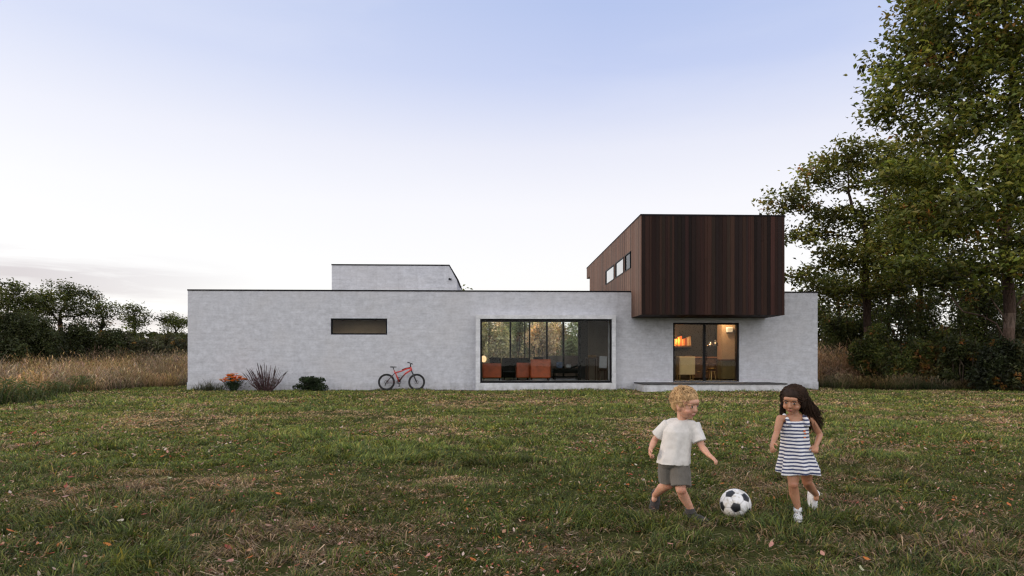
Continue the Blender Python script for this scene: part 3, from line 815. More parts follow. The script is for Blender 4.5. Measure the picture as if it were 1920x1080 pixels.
mb = MB(); mb.tube([seat_b, seat_t], .016, 8); obj('seat_post', mb, BLK, bike, True)
mb = MB(); mb.ell(seat_t+Vector((-.045,0,.02)), (.09,.075,.026)); mb.ell(seat_t+Vector((.05,0,.018)), (.11,.034,.022)); obj('saddle', mb, BLK, bike, True)
mb = MB(); mb.torus(bb_+Vector((0,-.05,0)), (0,1,0), .075, .012, 28, 6)
mb.tube([bb_+Vector((0,-.08,0)), bb_+Vector((.02,-.085,-.17))], [.016,.012], 6); mb.tube([bb_+Vector((0,.08,0)), bb_+Vector((-.02,.085,.17))], [.016,.012], 6)
mb.tube([hub_r+Vector((0,-.05,.045)), bb_+Vector((0,-.05,.075))], .006, 4); mb.tube([hub_r+Vector((0,-.05,-.045)), bb_+Vector((0,-.05,-.075))], .006, 4)
obj('crankset', mb, BLK, bike, True)
for s in (-1, 1):
    mb = MB(); c = bb_+Vector((.02*-s, .0, .17*s)); c.y += .12*s; mb.obox(c, (.09, .08, .022), Matrix.Identity(3)); obj('pedal', mb, BLK, bike)
mb = MB(); c = hub_r+Vector((-.03,-.06,-.09)); mb.obox(c, (.03,.015,.14), Matrix.Rotation(R(14), 3, 'Y')); obj('derailleur', mb, BLK, bike)

# ------------------------------------------------------------------ noise for planting
_tab = np.random.default_rng(3).random((256, 256))
def vn(x, y):
    xi = np.floor(x).astype(int); yi = np.floor(y).astype(int); fx = x-xi; fy = y-yi
    fx = fx*fx*(3-2*fx); fy = fy*fy*(3-2*fy)
    g = lambda a, b: _tab[a & 255, b & 255]
    return (g(xi, yi)*(1-fx)+g(xi+1, yi)*fx)*(1-fy)+(g(xi, yi+1)*(1-fx)+g(xi+1, yi+1)*fx)*fy
def fbm(x, y, s=1.0, o=4):
    x = np.asarray(x)*s; y = np.asarray(y)*s; r = 0; a = .5; n = 0
    for k in range(o):
        r = r+a*vn(x+17.3*k, y-9.1*k); n += a; a *= .55; x = x*2.03; y = y*2.03
    return r/n
def unit(v): return v/np.maximum(np.linalg.norm(v, axis=-1, keepdims=True), 1e-9)
def pick(cols, n, jit=.25, g=rng):
    c = np.array(cols)[g.integers(0, len(cols), n)]
    return c*(1+(g.random((n, 1))-.5)*2*jit)*(1+(g.random((n, 3))-.5)*.16)

def blades(P, h, wd, lean, col, tipcol=None, curl=.5, g=rng, la=None):
    """grass blades: 5 vertices, 3 triangles each; lean = horizontal reach relative to h"""
    n = len(P); fa = g.random(n)*2*np.pi; la = g.random(n)*2*np.pi if la is None else la
    side = np.stack([np.cos(fa), np.sin(fa), np.zeros(n)], 1)*(wd/2)[:, None]
    ld = np.stack([np.cos(la), np.sin(la), np.zeros(n)], 1)*(lean*h)[:, None]
    up = np.array([0, 0, 1.0])[None]*h[:, None]
    drop = np.clip(1-.35*lean**2, .25, 1)[:, None]
    mid = P+ld*.35+up*.58; tip = P+ld+up*drop
    V = np.stack([P-side, P+side, mid-side*.75, mid+side*.75, tip], 1).reshape(-1, 3)
    b = (np.arange(n)*5)[:, None]
    T = np.stack([b+[0, 1, 3], b+[0, 3, 2], b+[2, 3, 4]], 1).reshape(-1, 3)
    tc = col if tipcol is None else tipcol
    C = np.stack([col*.5, col*.5, (col+tc)*.5, (col+tc)*.5, tc], 1).reshape(-1, 3)  # blade roots darkened: own tone plus shading put into the colour
    return V, T, C
def leaf_quads(P, L, W, col, g, flat=.6):
    n = len(P)
    nrm = g.standard_normal((n, 3)); nrm[:, 2] = np.abs(nrm[:, 2])+flat; nrm = unit(nrm)
    a = unit(np.cross(nrm, g.standard_normal((n, 3)))); b = np.cross(nrm, a)
    L = L[:, None]; W = W[:, None]
    V = np.stack([P-a*L*.5, P+b*W*.5+nrm*W*.18, P+a*L*.5-nrm*L*.12, P-b*W*.5+nrm*W*.18], 1).reshape(-1, 3)
    i = (np.arange(n)*4)[:, None]
    T = np.stack([i+[0, 1, 2], i+[0, 2, 3]], 1).reshape(-1, 3)
    return V, T, np.repeat(col, 4, axis=0)

def joinm(parts):
    V, T, C, o = [], [], [], 0
    for v, t_, c in parts:
        V.append(v); T.append(t_+o); C.append(c); o += len(v)
    return np.concatenate(V), np.concatenate(T), np.concatenate(C)

M['grass'] = attr_mat('grass_blade', .6, .25, 0, .25)
M['leaf'] = attr_mat('foliage', .5, .30, 0, .3)
M['dry'] = attr_mat('dry_grass', .8, .3, 0, .1)
def bark_mat():
    t = NT('bark'); o = t.obj(); col = t.n('ShaderNodeAttribute', attribute_name='Col').outputs['Color']
    f = t.noise(t.mapping(o, (9, 9, 2.2)), 1.6, 8, .7, .4); b = t.noise(o, 1.4, 4)
    col = t.mix(1.0, col, t.ramp(f, [(.32, (.35,)*3), (.55, (1,)*3), (.75, (1.35, 1.3, 1.25))]), 'MULTIPLY')
    col = t.mix(1.0, col, t.ramp(b, [(.35, (.65, .66, .6)), (.65, (1.15,)*3)]), 'MULTIPLY')
    return t.done(col, .95, t.bump(f, .9, .04), Specular_IOR_Level=.1)
M['bark'] = bark_mat()
M['litter'] = attr_mat('dry_leaf', .65, .25, 60, .3, .3)

GREEN = [(.078,.112,.024), (.102,.138,.030), (.128,.155,.036), (.050,.080,.022), (.165,.180,.045)]
DRYC = [(.36,.24,.14), (.43,.295,.18), (.26,.165,.105), (.33,.245,.105), (.50,.36,.24)]
def field_x(y):   # left edge of the mown lawn: pixel line (0,765) .. (150,735) .. (350,712)
    return np.interp(y, [10, 15.5, 19, 24.3, 28, 34, 42], [-14, -12.6, -13.6, -16.0, -15.2, -14.5, -14])
RYE = lambda x: np.interp(x, [12, 16, 19, 24], [27.6, 25.9, 25.0, 23.6])   # far edge of the lawn on the right

def lawn(n, y0, y1, power, hrange, wrange, g):
    """points on the lawn, denser near the camera"""
    u = g.random(n); y = y0+(y1-y0)*u**power+g.standard_normal(n)*.10*(y1-y0)*(u > .75)
    half = y*.86+1.6
    x = (g.random(n)*2-1)*half+y*SA
    bare = fbm(x, y*1.5, .55, 5)*.5+fbm(x+50, y*1.5, 2.6, 4)*.5
    tuft = fbm(x-8, y+3, 9.0, 2)*.6+fbm(x+2, y+31, 4.5, 2)*.4
    keep = g.random(n) < np.clip((.66-bare)*6.0, .12, 1)*np.clip((tuft-.33)*6, .06, 1)
    keep &= (y > 2.4) & (x > field_x(y)+.25*g.standard_normal(n))
    keep &= ~((y > 25.55) & (x > XL-.1) & (x < XR+.1)); keep &= ~((y > 24.2) & (x > TX0-.05) & (x < TX1+.05))
    x, y, bare, tuft = x[keep], y[keep], bare[keep], tuft[keep]; m = len(x)
    long_ = fbm(x-30, y*1.4+12, .7, 4)
    h = (hrange[0]+(hrange[1]-hrange[0])*g.random(m)**1.6)*(.35+1.4*tuft)*(.75+1.0*np.clip((long_-.46)*5, 0, 1))
    wd = wrange[0]+(wrange[1]-wrange[0])*g.random(m)
    tone = fbm(x+77, y-40, .5, 4)
    dryp = np.clip((bare-.44)*4.5+(tone-.5)*2.6+np.interp(y, [3, 8], [-.20, .0])+np.clip((y-8)/40, 0, .12), .05, .9)
    dry = g.random(m) < dryp
    col = pick(GREEN, m, .3, g); col[dry] = pick(DRYC, int(dry.sum()), .3, g)
    yel = (g.random(m) < .14) & ~dry
    col[yel] = pick([(.24,.21,.045), (.19,.19,.045)], int(yel.sum()), .25, g)
    col *= (.30+1.55*np.clip(fbm(x+5, y*1.7+70, 1.3, 5)*.6+fbm(x-15, y*1.5+7, 5.0, 2)*.4, 0, 1))[:, None]
    col *= (np.interp(y, [3, 6, 11], [.52, .74, 1.12])*(.45+1.1*g.random(m)**1.3))[:, None]  # near blades darkened in colour, standing in for shade and vignette
    lean = np.abs(g.standard_normal(m))*.65+.4; lean[dry] *= 1.9; h[dry] *= .7
    la = 12*fbm(x+60, y-20, 2.2, 2)+g.standard_normal(m)*.9
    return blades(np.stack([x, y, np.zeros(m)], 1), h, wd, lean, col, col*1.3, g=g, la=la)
g1 = np.random.default_rng(11)
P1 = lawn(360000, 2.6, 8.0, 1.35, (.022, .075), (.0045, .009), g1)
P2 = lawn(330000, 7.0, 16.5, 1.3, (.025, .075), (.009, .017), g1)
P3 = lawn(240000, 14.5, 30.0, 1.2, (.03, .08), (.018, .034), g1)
# longer tussocks near the camera
tp = []
for k in range(150):
    y = 3.0+7*g1.random()**1.4; x = (g1.random()*2-1)*(y*.85+.6)
    if k < 26: y = 3.1+1.0*g1.random(); x = (g1.random()*2-1)*3.0
    m = g1.integers(14, 50); rr = .03+.07*g1.random()
    P = np.stack([x+g1.standard_normal(m)*rr, y+g1.standard_normal(m)*rr, np.zeros(m)], 1)
    c = pick(GREEN+[(.09,.10,.03)], m, .3, g1); d = g1.random(m) < .12; c[d] = pick(DRYC, int(d.sum()), .2, g1)
    tp.append(blades(P, .04+.09*g1.random(m), .004+.004*g1.random(m), .5+.8*g1.random(m), c*.8, c*1.1, g=g1))
for px, py, rr, m in ((1379, 978, .105, 260), (1494, 972, .07, 120), (1531, 960, .06, 90), (1312, 975, .09, 140), (1222, 957, .06, 80)):
    q = gat(px, py); an = g1.random(m)*6.283; r_ = rr*(.75+.7*g1.random(m)); c = pick(GREEN+DRYC[:1], m, .3, g1)*.6
    tp.append(blades(np.stack([q.x+np.cos(an)*r_, q.y+.06+np.sin(an)*r_, np.zeros(m)], 1), .03+.045*g1.random(m), .004+.004*g1.random(m), .3+.6*g1.random(m), c, c*1.3, g=g1))
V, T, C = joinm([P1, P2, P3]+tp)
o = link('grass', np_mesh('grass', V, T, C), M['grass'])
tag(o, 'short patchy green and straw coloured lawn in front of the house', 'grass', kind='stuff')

# dead straws lying on the lawn
n = 5000; y = 3.0+17*g1.random(n)**1.7; x = (g1.random(n)*2-1)*(y*.85+1)
k = (x > field_x(y)); x, y = x[k], y[k]; n = len(x)
c = pick([(.42,.33,.22), (.34,.25,.16), (.5,.42,.33), (.24,.16,.10)], n, .25, g1)
Vs = blades(np.stack([x, y, .02+.03*g1.random(n)], 1), .010+.02*g1.random(n), .003+.0004*y, 2.0+3.5*g1.random(n), c, c, g=g1)
o = link('straw_litter', np_mesh('straw_litter', *Vs), M['dry']); tag(o, 'pale dead straws strewn across the lawn', 'straw', kind='stuff')

# fallen leaves: curled ovals
def leaf_shape(g, L, W):
    nx, ny = 5, 3; vs = []
    tw = g.normal()*.5; cu = g.uniform(.1, .7)
    for i in range(nx):
        t_ = i/(nx-1); ww = math.sin(math.pi*min(max(t_, .04), .96))**.8*W/2
        for j in (-1, 0, 1):
            vs.append((( t_-.5)*L, j*ww, abs(j)*ww*.5*cu+ (t_-.5)**2*L*cu + tw*j*ww*(t_-.5)))
    fs = [(i*3+j, i*3+j+1, (i+1)*3+j+1, (i+1)*3+j) for i in range(nx-1) for j in (0, 1)]
    return vs, fs
LEAFC = {'pink': (.50,.25,.20), 'tan': (.44,.31,.21), 'orange': (.50,.17,.05), 'red': (.36,.08,.055), 'pale': (.58,.44,.38), 'brown': (.20,.11,.07)}
protos = {}
g2 = np.random.default_rng(5); r2 = random.Random(5)
for cname, cc in LEAFC.items():
    protos[cname] = []
    for k in range(4):
        vs, fs = leaf_shape(g2, 1.0, g2.uniform(.38, .62)); mb = MB()
        mb.add(vs, fs, tuple(min(1, q*r2.uniform(.85, 1.15)) for q in cc))
        me_o = obj('fallen_leaf', mb, M['litter'], None, True, fix=False); protos[cname].append(me_o)
LT = {'pink': 'curled dusty pink fallen leaf lying on the grass', 'tan': 'dry tan fallen leaf lying on the grass', 'orange': 'bright orange fallen leaf lying on the grass',
      'red': 'dark red fallen leaf lying on the grass', 'pale': 'pale bleached pink fallen leaf lying on the grass', 'brown': 'shrivelled brown fallen leaf lying on the grass'}
used = set(); nl = 0
names = ['pink']*7+['tan']*3+['orange']*4+['red']*4+['pale']*3+['brown']*2
while nl < 290:
    px = r2.uniform(-20, 1940); py = 1085-300*r2.random()**.75
    if r2.random() < .35: px = r2.uniform(0, 700)
    q = gat(px, py)
    if q.y > 15 or fbm(np.array([q.x]), np.array([q.y]), .8, 3)[0] < .42: continue
    if abs(q.y-4.5) < .7 and 1.0 < q.x < 2.45: continue
    cname = r2.choice(names); pr = r2.choice(protos[cname])
    if pr.name not in used: o = pr; used.add(pr.name)
    else: o = pr.copy(); COL.objects.link(o)
    s_ = r2.uniform(.030, .058)*(1.0 if r2.random() < .88 else 1.3)
    o.location = (q.x, q.y, r2.uniform(.020, .045)); o.scale = (s_, s_, s_)
    o.rotation_euler = (r2.uniform(-.45, .45), r2.uniform(-.45, .45), r2.uniform(0, 6.28))
    tag(o, LT[cname], 'leaf', cname+' leaves fallen on the lawn'); nl += 1
for cname in protos:
    for pr in protos[cname]:
        if pr.name not in used: bpy.data.objects.remove(pr)
# the many farther ones
n = 14000; y = 3.2+22.8*g2.random(n)**1.25; x = (g2.random(n)*2-1)*(y*.85)
k = (x > field_x(y)) & ((y < 24.1) | (x < XL) ) & (fbm(x, y, .5, 3) > .40) ; x, y = x[k], y[k]; n = len(x)
mb_v, mb_t, mb_c = [], [], []
for i in range(n):
    vs, fs = leaf_shape(g2, 1, .5); s_ = g2.uniform(.012, .032) if y[i] < 7.5 else g2.uniform(.03, .065); a = g2.uniform(0, 6.28); ti = g2.normal(0, .3)
    v = np.array(vs)*s_; v = np.stack([v[:, 0]*math.cos(a)-v[:, 1]*math.sin(a), v[:, 0]*math.sin(a)+v[:, 1]*math.cos(a), v[:, 2]+v[:, 0]*ti], 1)+[x[i], y[i], .03+.02*g2.random()]
    t_ = np.array([(f[0], f[1], f[2]) for f in fs]+[(f[0], f[2], f[3]) for f in fs])+15*i
    mb_v.append(v); mb_t.append(t_); mb_c.append(np.tile(np.array(LEAFC[names[g2.integers(len(names))]])*g2.uniform(.8, 1.15), (15, 1)))
o = link('fallen_leaves', np_mesh('fallen_leaves', np.concatenate(mb_v), np.concatenate(mb_t), np.concatenate(mb_c)), M['litter'])
tag(o, 'small leaf scraps and distant fallen leaves scattered over the lawn', 'leaves', kind='stuff')

# ------------------------------------------------------------------ tall dry grass
TALL = [(.27,.185,.125), (.36,.255,.175), (.20,.135,.10), (.36,.235,.185), (.17,.13,.075), (.46,.35,.25), (.25,.21,.11)]
WEED = [(.045,.065,.022), (.06,.085,.028), (.035,.05,.02), (.09,.10,.035)]
def tall(xy, hmean, green_p, g, wid=.012, seed=True, cols=TALL):
    x, y = xy; n = len(x)
    hh = hmean*np.clip(-.15+1.6*fbm(x, y, .55, 3)+.8*(fbm(x+7, y, 1.8, 2)-.45), .15, 1.4)*(.6+.55*g.random(n))
    gr = g.random(n) < green_p
    c = pick(cols, n, .3, g); c[gr] = pick(WEED, int(gr.sum()), .3, g); hh[gr] *= .72
    c *= (.25+1.5*fbm(x+30, y+8, .5, 4))[:, None]
    wd = wid*(.6+.8*g.random(n)); lean = .12+.65*np.abs(g.standard_normal(n))
    hue = fbm(x-40, y+3, .8, 3)[:, None]; c *= 1+np.array([[.07, -.04, -.28]])*np.clip((hue-.45)*4, -1, 1)
    P = np.stack([x, y, gz(x, y)], 1)
    parts = [blades(P, hh, wd, lean, c*.85, c*1.15, g=g)]
    if seed:   # feathery seed heads
        s = (g.random(n) < .3) & ~gr; m = int(s.sum())
        if m:
            la = g.random(m)*6.283; Q = P[s]+np.stack([np.cos(la)*.1, np.sin(la)*.1, hh[s]*.78], 1)
            parts.append(blades(Q, .14+.12*g.random(m), wd[s]*2.4, .5+.6*g.random(m), c[s]*1.2, c[s]*1.3, g=g))
    return parts
g3 = np.random.default_rng(21)
n = 80000; y = 14+36*g3.random(n)**1.35; x = field_x(y)-g3.random(n)**1.4*(.55*y+5)-.1
k = (x > -y*.95-3) & ~((x > XL-.2) & (y > 25.8) & (y < 38)); x, y = x[k], y[k]
edge = field_x(y)-x
gp = np.clip(.75-edge*.13, .05, .8)*np.clip((34-y)/12, .12, 1)*np.clip((fbm(x, y, .45, 3)-.32)*4.5, .05, 1.1)
pp = tall((x, y), 1.0+.5*np.clip((y-24)/20, 0, 1), gp, g3, .013)
V, T, C = joinm(pp)
o = link('tall_grass', np_mesh('tall_grass', V, T, C), M['dry']); tag(o, 'tall dry pinkish brown meadow grass left of the house', 'tall grass', kind='stuff')
for k, (px, py, H, wd_, n_) in enumerate(((6, 757, .95, .6, 330), (56, 752, .75, .5, 260), (104, 741, .62, .4, 220), (150, 733, .8, .5, 240), (205, 722, .55, .5, 200), (258, 714, .8, .45, 220), (304, 706, .6, .4, 160), (36, 724, 1.15, .7, 320))):
    q = gat(px, py); t_ = thing('weed_clump', ('tall green weeds at the left edge of the photo where the lawn ends', 'second tuft of tall green weeds from the left edge of the photo', 'green weed tuft third from the left along the meadow edge', 'low green weed tuft fourth from the left along the meadow edge',
        'weed tuft in the middle of the meadow edge', 'dark weed tuft nearer the house along the meadow edge', 'small weed tuft closest to the house on the meadow edge', 'highest weed clump set back in the brown meadow at the left')[k], 'weeds', tuple(q), 'green weeds along the meadow edge')
    x_ = g3.normal(0, wd_*.55, n_); y_ = g3.normal(0, .35, n_); c = pick([(.06,.085,.026), (.08,.11,.034), (.045,.065,.022), (.11,.12,.045), (.14,.12,.06)], n_, .3, g3)
    ln = .25+.5*np.abs(g3.standard_normal(n_)); V, T, C = blades(np.stack([x_, y_, np.zeros(n_)], 1), H*(.35+.65*g3.random(n_))*np.exp(-(x_/wd_)**2*.8), .014+.014*g3.random(n_), ln, c, g=g3)
    m_ = n_; Q = np.stack([g3.normal(0, wd_*.5, m_), g3.normal(0, .3, m_), H*.75*g3.random(m_)**.8], 1); L_ = .07+.07*g3.random(m_); V2, T2, C2 = leaf_quads(Q, L_, L_*.35, pick([(.06,.085,.026), (.085,.11,.036)], m_, .3, g3), g3)
    link('foliage', np_mesh('foliage', *joinm([(V, T, C), (V2, T2, C2)])), M['leaf'], t_)
# meadow behind the house (seen through the glass) and to the right
n = 42000; y = 38+20*g3.random(n); x = -24+60*g3.random(n); pp = tall((x, y), 1.15, .12*np.ones(n), g3, .03)
o = link('meadow_grass', np_mesh('meadow_grass', *joinm(pp)), M['dry']); tag(o, 'tall tan meadow grass behind the house', 'tall grass', kind='stuff')
n = 17000; x = 14.6+12*g3.random(n); y = RYE(x)+g3.random(n)**1.5*2.2+fbm(x, x*0, .9, 3)*1.4-.7
gp = np.clip(.55+.6*(fbm(x, y, .6, 2)-.4), 0, 1)
pp = tall((x, y), .36+.4*fbm(x, y, .8, 2), gp, g3, .013, True, [(.16,.12,.07), (.12,.095,.05), (.22,.16,.095), (.09,.075,.04)])
n = 9000; x = 14.9+3.4*g3.random(n); y = 29.5+4*g3.random(n); pp += tall((x, y), 1.9, .04*np.ones(n), g3, .02, True, [(.46,.31,.22), (.55,.39,.28), (.38,.25,.17)])
o = link('border_grass', np_mesh('border_grass', *joinm(pp)), M['dry']); tag(o, 'rough brown grass along the wood edge right of the house', 'tall grass', kind='stuff')

# ------------------------------------------------------------------ leaves, shrubs and trees
def grow(trunk, att, step, infl, kill, g, iters=140, wig=.25, up=.05, limbs=()):
    N = [np.array(p, float) for p in trunk]; par = [-1]+list(range(len(trunk)-1))
    for k0, pts in limbs:
        for j, p in enumerate(pts):
            par.append(k0 if j == 0 else len(N)-1); N.append(np.array(p, float))
    att = att.copy(); nd = np.full(len(att), 1e9); ni = np.zeros(len(att), int)
    def upd(k0):
        nonlocal nd, ni
        for k in range(k0, len(N)):
            d = np.linalg.norm(att-N[k], axis=1); m = d < nd; nd[m] = d[m]; ni[m] = k
    upd(0)
    for it in range(iters):
        if len(att) == 0: break
        act = nd < infl
        if not act.any():
            act = nd <= nd.min()+step
        k0 = len(N); src = np.unique(ni[act])
        for s in src:
            v = unit(att[act & (ni == s)]-N[s]).sum(0)
            v = unit(v)+g.standard_normal(3)*wig+np.array([0, 0, up]); v = unit(v)
            N.append(N[s]+v*step); par.append(int(s))
        upd(k0)
        keep = nd > kill; att, nd, ni = att[keep], nd[keep], ni[keep]
    return np.array(N), np.array(par)

def skeleton_mesh(N, par, base_r, tip_r, cols, g, sides=9, flare=1.25):
    n = len(N); cnt = np.zeros(n); ch = np.zeros(n, int)
    for i in range(n-1, 0, -1):
        if ch[i] == 0: cnt[i] = 1
        cnt[par[i]] += cnt[i]; ch[par[i]] += 1
    tot = max(cnt[0], 2); p = math.log(base_r/tip_r)/math.log(tot)
    r = tip_r*np.maximum(cnt, 1)**p*(.90+.22*g.random(n)); r[0] *= flare
    d = np.zeros((n, 3)); d[1:] = unit(N[1:]-N[par[1:]]); d[0] = (0, 0, 1)
    ref = np.where(np.abs(d[:, [0]]) < .9, np.array([[1., 0, 0]]), np.array([[0, 1., 0]]))
    a = unit(np.cross(d, ref)); b = np.cross(d, a)
    th = np.arange(sides)*2*np.pi/sides
    ring = lambda idx, rr, dd: N[idx][:, None]+(a[dd][:, None]*np.cos(th)[None, :, None]+b[dd][:, None]*np.sin(th)[None, :, None])*rr[:, None, None]
    e = np.arange(1, n)
    ra = np.minimum(r[par[e]], r[e]*1.35)
    A = ring(par[e], ra, e); B = ring(e, r[e], e); m = len(e)
    V = np.concatenate([A, B], 1).reshape(-1, 3); o = (np.arange(m)*2*sides)[:, None]
    T = []
    for k in range(sides):
        k2 = (k+1) % sides
        T += [o+[k, k2, sides+k2], o+[k, sides+k2, sides+k]]
    T = np.stack(T, 1).reshape(-1, 3)
    c = np.array(cols)[g.integers(0, len(cols), m)]*(1+.3*(g.random((m, 1))-.5))
    return (V, T, np.repeat(c, 2*sides, axis=0)), r, ch

def lobes_points(lobes, n, g, shell=.35):
    """attractors inside a set of ellipsoids (centre, radii)"""
    vol = np.array([l[1][0]*l[1][1]*l[1][2] for l in lobes]); w_ = vol/vol.sum(); P = []
    for (c, r), q in zip(lobes, w_):
        m = max(8, int(n*q)); d = unit(g.standard_normal((m, 3))); rad = g.random((m, 1))**shell
        P.append(np.array(c)+d*rad*np.array(r))
    return np.concatenate(P)

def tree(name, label, base, trunk, lobes, natt, step, base_r, leafL, per, cols, seed, barkc, group=None, spread=.45, infl=3.0, tip_r=.012, yellow=.04, cat='tree', flat=.6, top_light=.35, limbs=()):
    g = np.random.default_rng(seed)
    t_ = thing(name, label, cat, base, group); b0 = np.array(base)
    att = lobes_points(lobes, natt, g)
    N, par = grow(trunk, att, step, infl, step*1.6, g, limbs=limbs)
    sk, r, ch = skeleton_mesh(N, par, base_r, tip_r, barkc, g)
    link('trunk', np_mesh('trunk', sk[0]-b0, sk[1], sk[2], True), M['bark'], t_)
    tips = np.where((r < tip_r*3.2) & (N[:, 2] > trunk[-1][2]*.55))[0]
    if len(tips) == 0: tips = np.arange(len(N)//2, len(N))
    m = len(tips)*per; k = np.repeat(tips, per)
    off = g.standard_normal((m, 3))*spread*np.array([1, 1, .55])
    P = N[k]+off
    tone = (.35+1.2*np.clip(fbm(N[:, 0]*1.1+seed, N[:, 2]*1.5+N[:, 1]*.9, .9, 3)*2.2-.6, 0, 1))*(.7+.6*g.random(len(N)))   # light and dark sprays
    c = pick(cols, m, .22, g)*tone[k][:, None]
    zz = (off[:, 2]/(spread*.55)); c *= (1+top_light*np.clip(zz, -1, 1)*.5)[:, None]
    ye = (g.random(len(N)) < yellow)[k]; c[ye] = pick([(.22,.15,.03), (.26,.12,.03), (.17,.16,.04)], int(ye.sum()), .25, g)
    L = leafL*(.6+.7*g.random(m))
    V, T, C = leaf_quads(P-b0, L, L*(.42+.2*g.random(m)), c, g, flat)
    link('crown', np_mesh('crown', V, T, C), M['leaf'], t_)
    return t_

def shrub(name, label, base, rx, ry, h, nleaf, leafL, cols, seed, group=None, cat='shrub', stems=9, stemc=(.07,.05,.035), dens=.4, lumps=14, yellow=.03, flat=.3, mat=None):
    g = np.random.default_rng(seed)
    t_ = thing(name, label, cat, base, group)
    # irregular outline from several lumps
    lp = []
    for k in range(lumps):
        a = g.random()*6.283; q = g.random()**.6*.72; z = g.random()**.8
        s = (.30+.22*g.random())*(1.05-.45*z)
        lp.append(((math.cos(a)*q*rx*(1-.45*z), math.sin(a)*q*ry*(1-.45*z), h*(.14+.70*z)), (rx*s, ry*s, h*s*.62)))
    lp = [l for l in lp]
    P = lobes_points(lp, nleaf, g, dens); P = P[P[:, 2] > .02]; m = len(P)
    cell = np.floor(P/max(.18, h*.13)).astype(int); hsh = np.abs((cell*np.array([73856093, 19349663, 83492791])).sum(1)) % 997
    tone = .5+1.0*(hsh/997.0)
    c = pick(cols, m, .25, g)*tone[:, None]
    ye = (hsh % 101)/101. < yellow; c[ye] = pick([(.20,.13,.03), (.24,.10,.03)], int(ye.sum()), .25, g)
    L = leafL*(.6+.8*g.random(m))
    V, T, C = leaf_quads(P, L, L*(.35+.25*g.random(m)), c, g, flat)
    mb = MB(); off = Vector(base)
    for k in range(stems):
        l = lp[k % len(lp)][0]; p1 = Vector(l); a = g.random()*6.283
        p0 = Vector((math.cos(a)*rx*.12, math.sin(a)*ry*.12, -.05)); pm = (p0+p1)/2+Vector(g.normal(0, .06*h, 3).tolist())
        pe = p1+Vector((p1.x*.35, p1.y*.35, h*.22))
        rr = .012+.008*h
        mb.tube([off+p0, off+pm, off+p1, off+pe], [rr, rr*.8, rr*.5, rr*.2], 5, stemc)
    obj('stems', mb, M['bark'], t_)
    link('foliage', np_mesh('foliage', V, T, C), mat or M['leaf'], t_)
    return t_

DKG = [(.050,.066,.019), (.064,.080,.022), (.078,.094,.025), (.038,.052,.017), (.105,.11,.028)]
OLV = [(.060,.066,.030), (.078,.080,.038), (.050,.056,.026), (.095,.095,.046)]
MIDG = [(.060,.080,.020), (.078,.098,.024), (.048,.062,.018), (.10,.112,.028), (.12,.118,.03)]
BARK = [(.095,.062,.048), (.12,.080,.062), (.075,.05,.04)]
PALEB = [(.115,.078,.062), (.085,.056,.045), (.16,.115,.095), (.07,.045,.036)]

TDK = [(.084,.106,.020), (.106,.128,.023), (.060,.078,.018), (.138,.150,.027), (.175,.168,.033)]
TMD = [(.10,.118,.023), (.125,.14,.028), (.075,.09,.020), (.165,.165,.036), (.19,.17,.036)]
# -- the large tree at the right edge
Yt = 25.0; b = at(1891, 680, Yt); b.z = 0
def lob(px, py, Y, rx, ry=None, rz=None):
    q = at(px, py, Y); return ((q.x, q.y, q.z), (rx, ry or rx, rz or rx*.7))
tk = [(b.x, Yt, -.1), (b.x-.03, Yt, .6), (b.x-.03, Yt, 1.2), (b.x-.02, Yt, 1.8), (b.x+.02, Yt, 2.5), (b.x+.05, Yt, 3.1), (b.x+.03, Yt, 3.7), (b.x-.04, Yt, 4.5), (b.x-.06, Yt+.1, 5.4), (b.x+.02, Yt+.1, 6.3), (b.x-.02, Yt+.1, 7.4)]
def li(px, py, dy=0): q = at(px, py, Yt+dy); return (q.x, q.y, q.z)
limbs = [(4, [li(1878, 588, -.1), li(1862, 566, -.2), li(1845, 540, -.3), li(1838, 512, -.4)]), (5, [li(1905, 575, .1), li(1925, 548, .2), li(1945, 510, .3), li(1962, 470, .2)]),
         (6, [li(1882, 540, .3), li(1868, 505, .5), li(1860, 465, .6), li(1866, 420, .7)]), (3, [li(1868, 607, -.3), li(1840, 592, -.6), li(1805, 584, -.8)]),
         (8, [li(1862, 440, -.3), li(1838, 415, -.6), li(1808, 392, -.7), li(1775, 370, -.8)]), (9, [li(1850, 395, .2), li(1815, 345, .2), li(1780, 300, 0)]), (10, [li(1905, 330, 0), li(1915, 280, .2), li(1905, 220, .3)])]
lb = [lob(1740, 110, Yt, 2.1), lob(1700, 190, Yt-.6, 1.6), lob(1830, 60, Yt-.5, 2.3), lob(1900, 150, Yt-1, 2.4), lob(1800, 230, Yt-1.2, 2.0),
      lob(1770, 20, Yt+.8, 2.2), lob(1960, 40, Yt, 2.8), lob(1880, -90, Yt, 3.0), lob(1990, 260, Yt, 2.6), lob(1720, 330, Yt-1.0, 1.8, None, 1.0),
      lob(1800, 400, Yt-1.4, 2.1, None, 1.2), lob(1880, 330, Yt-1.5, 1.9), lob(1700, 430, Yt-.4, 1.6, None, .9), lob(1900, 470, Yt-1.5, 1.8, None, 1.1), lob(2000, 430, Yt, 2.2),
      lob(1830, 510, Yt-1.6, 1.5, None, .8), lob(1740, 505, Yt-1.0, 1.4, None, .7), lob(1655, 150, Yt, .9, None, .7), lob(1660, 120, Yt+.3, .8, None, .6), lob(1960, -150, Yt+1, 3)]
tree('broadleaf_tree', 'tallest tree, a broad dark green crown cut by the right edge of the photo', tuple(b), tk, lb, 2000, .36, .21, .245, 44, TDK, 31, PALEB, 'tall trees right of the house', .37, 3.2, .010, .035, limbs=limbs)
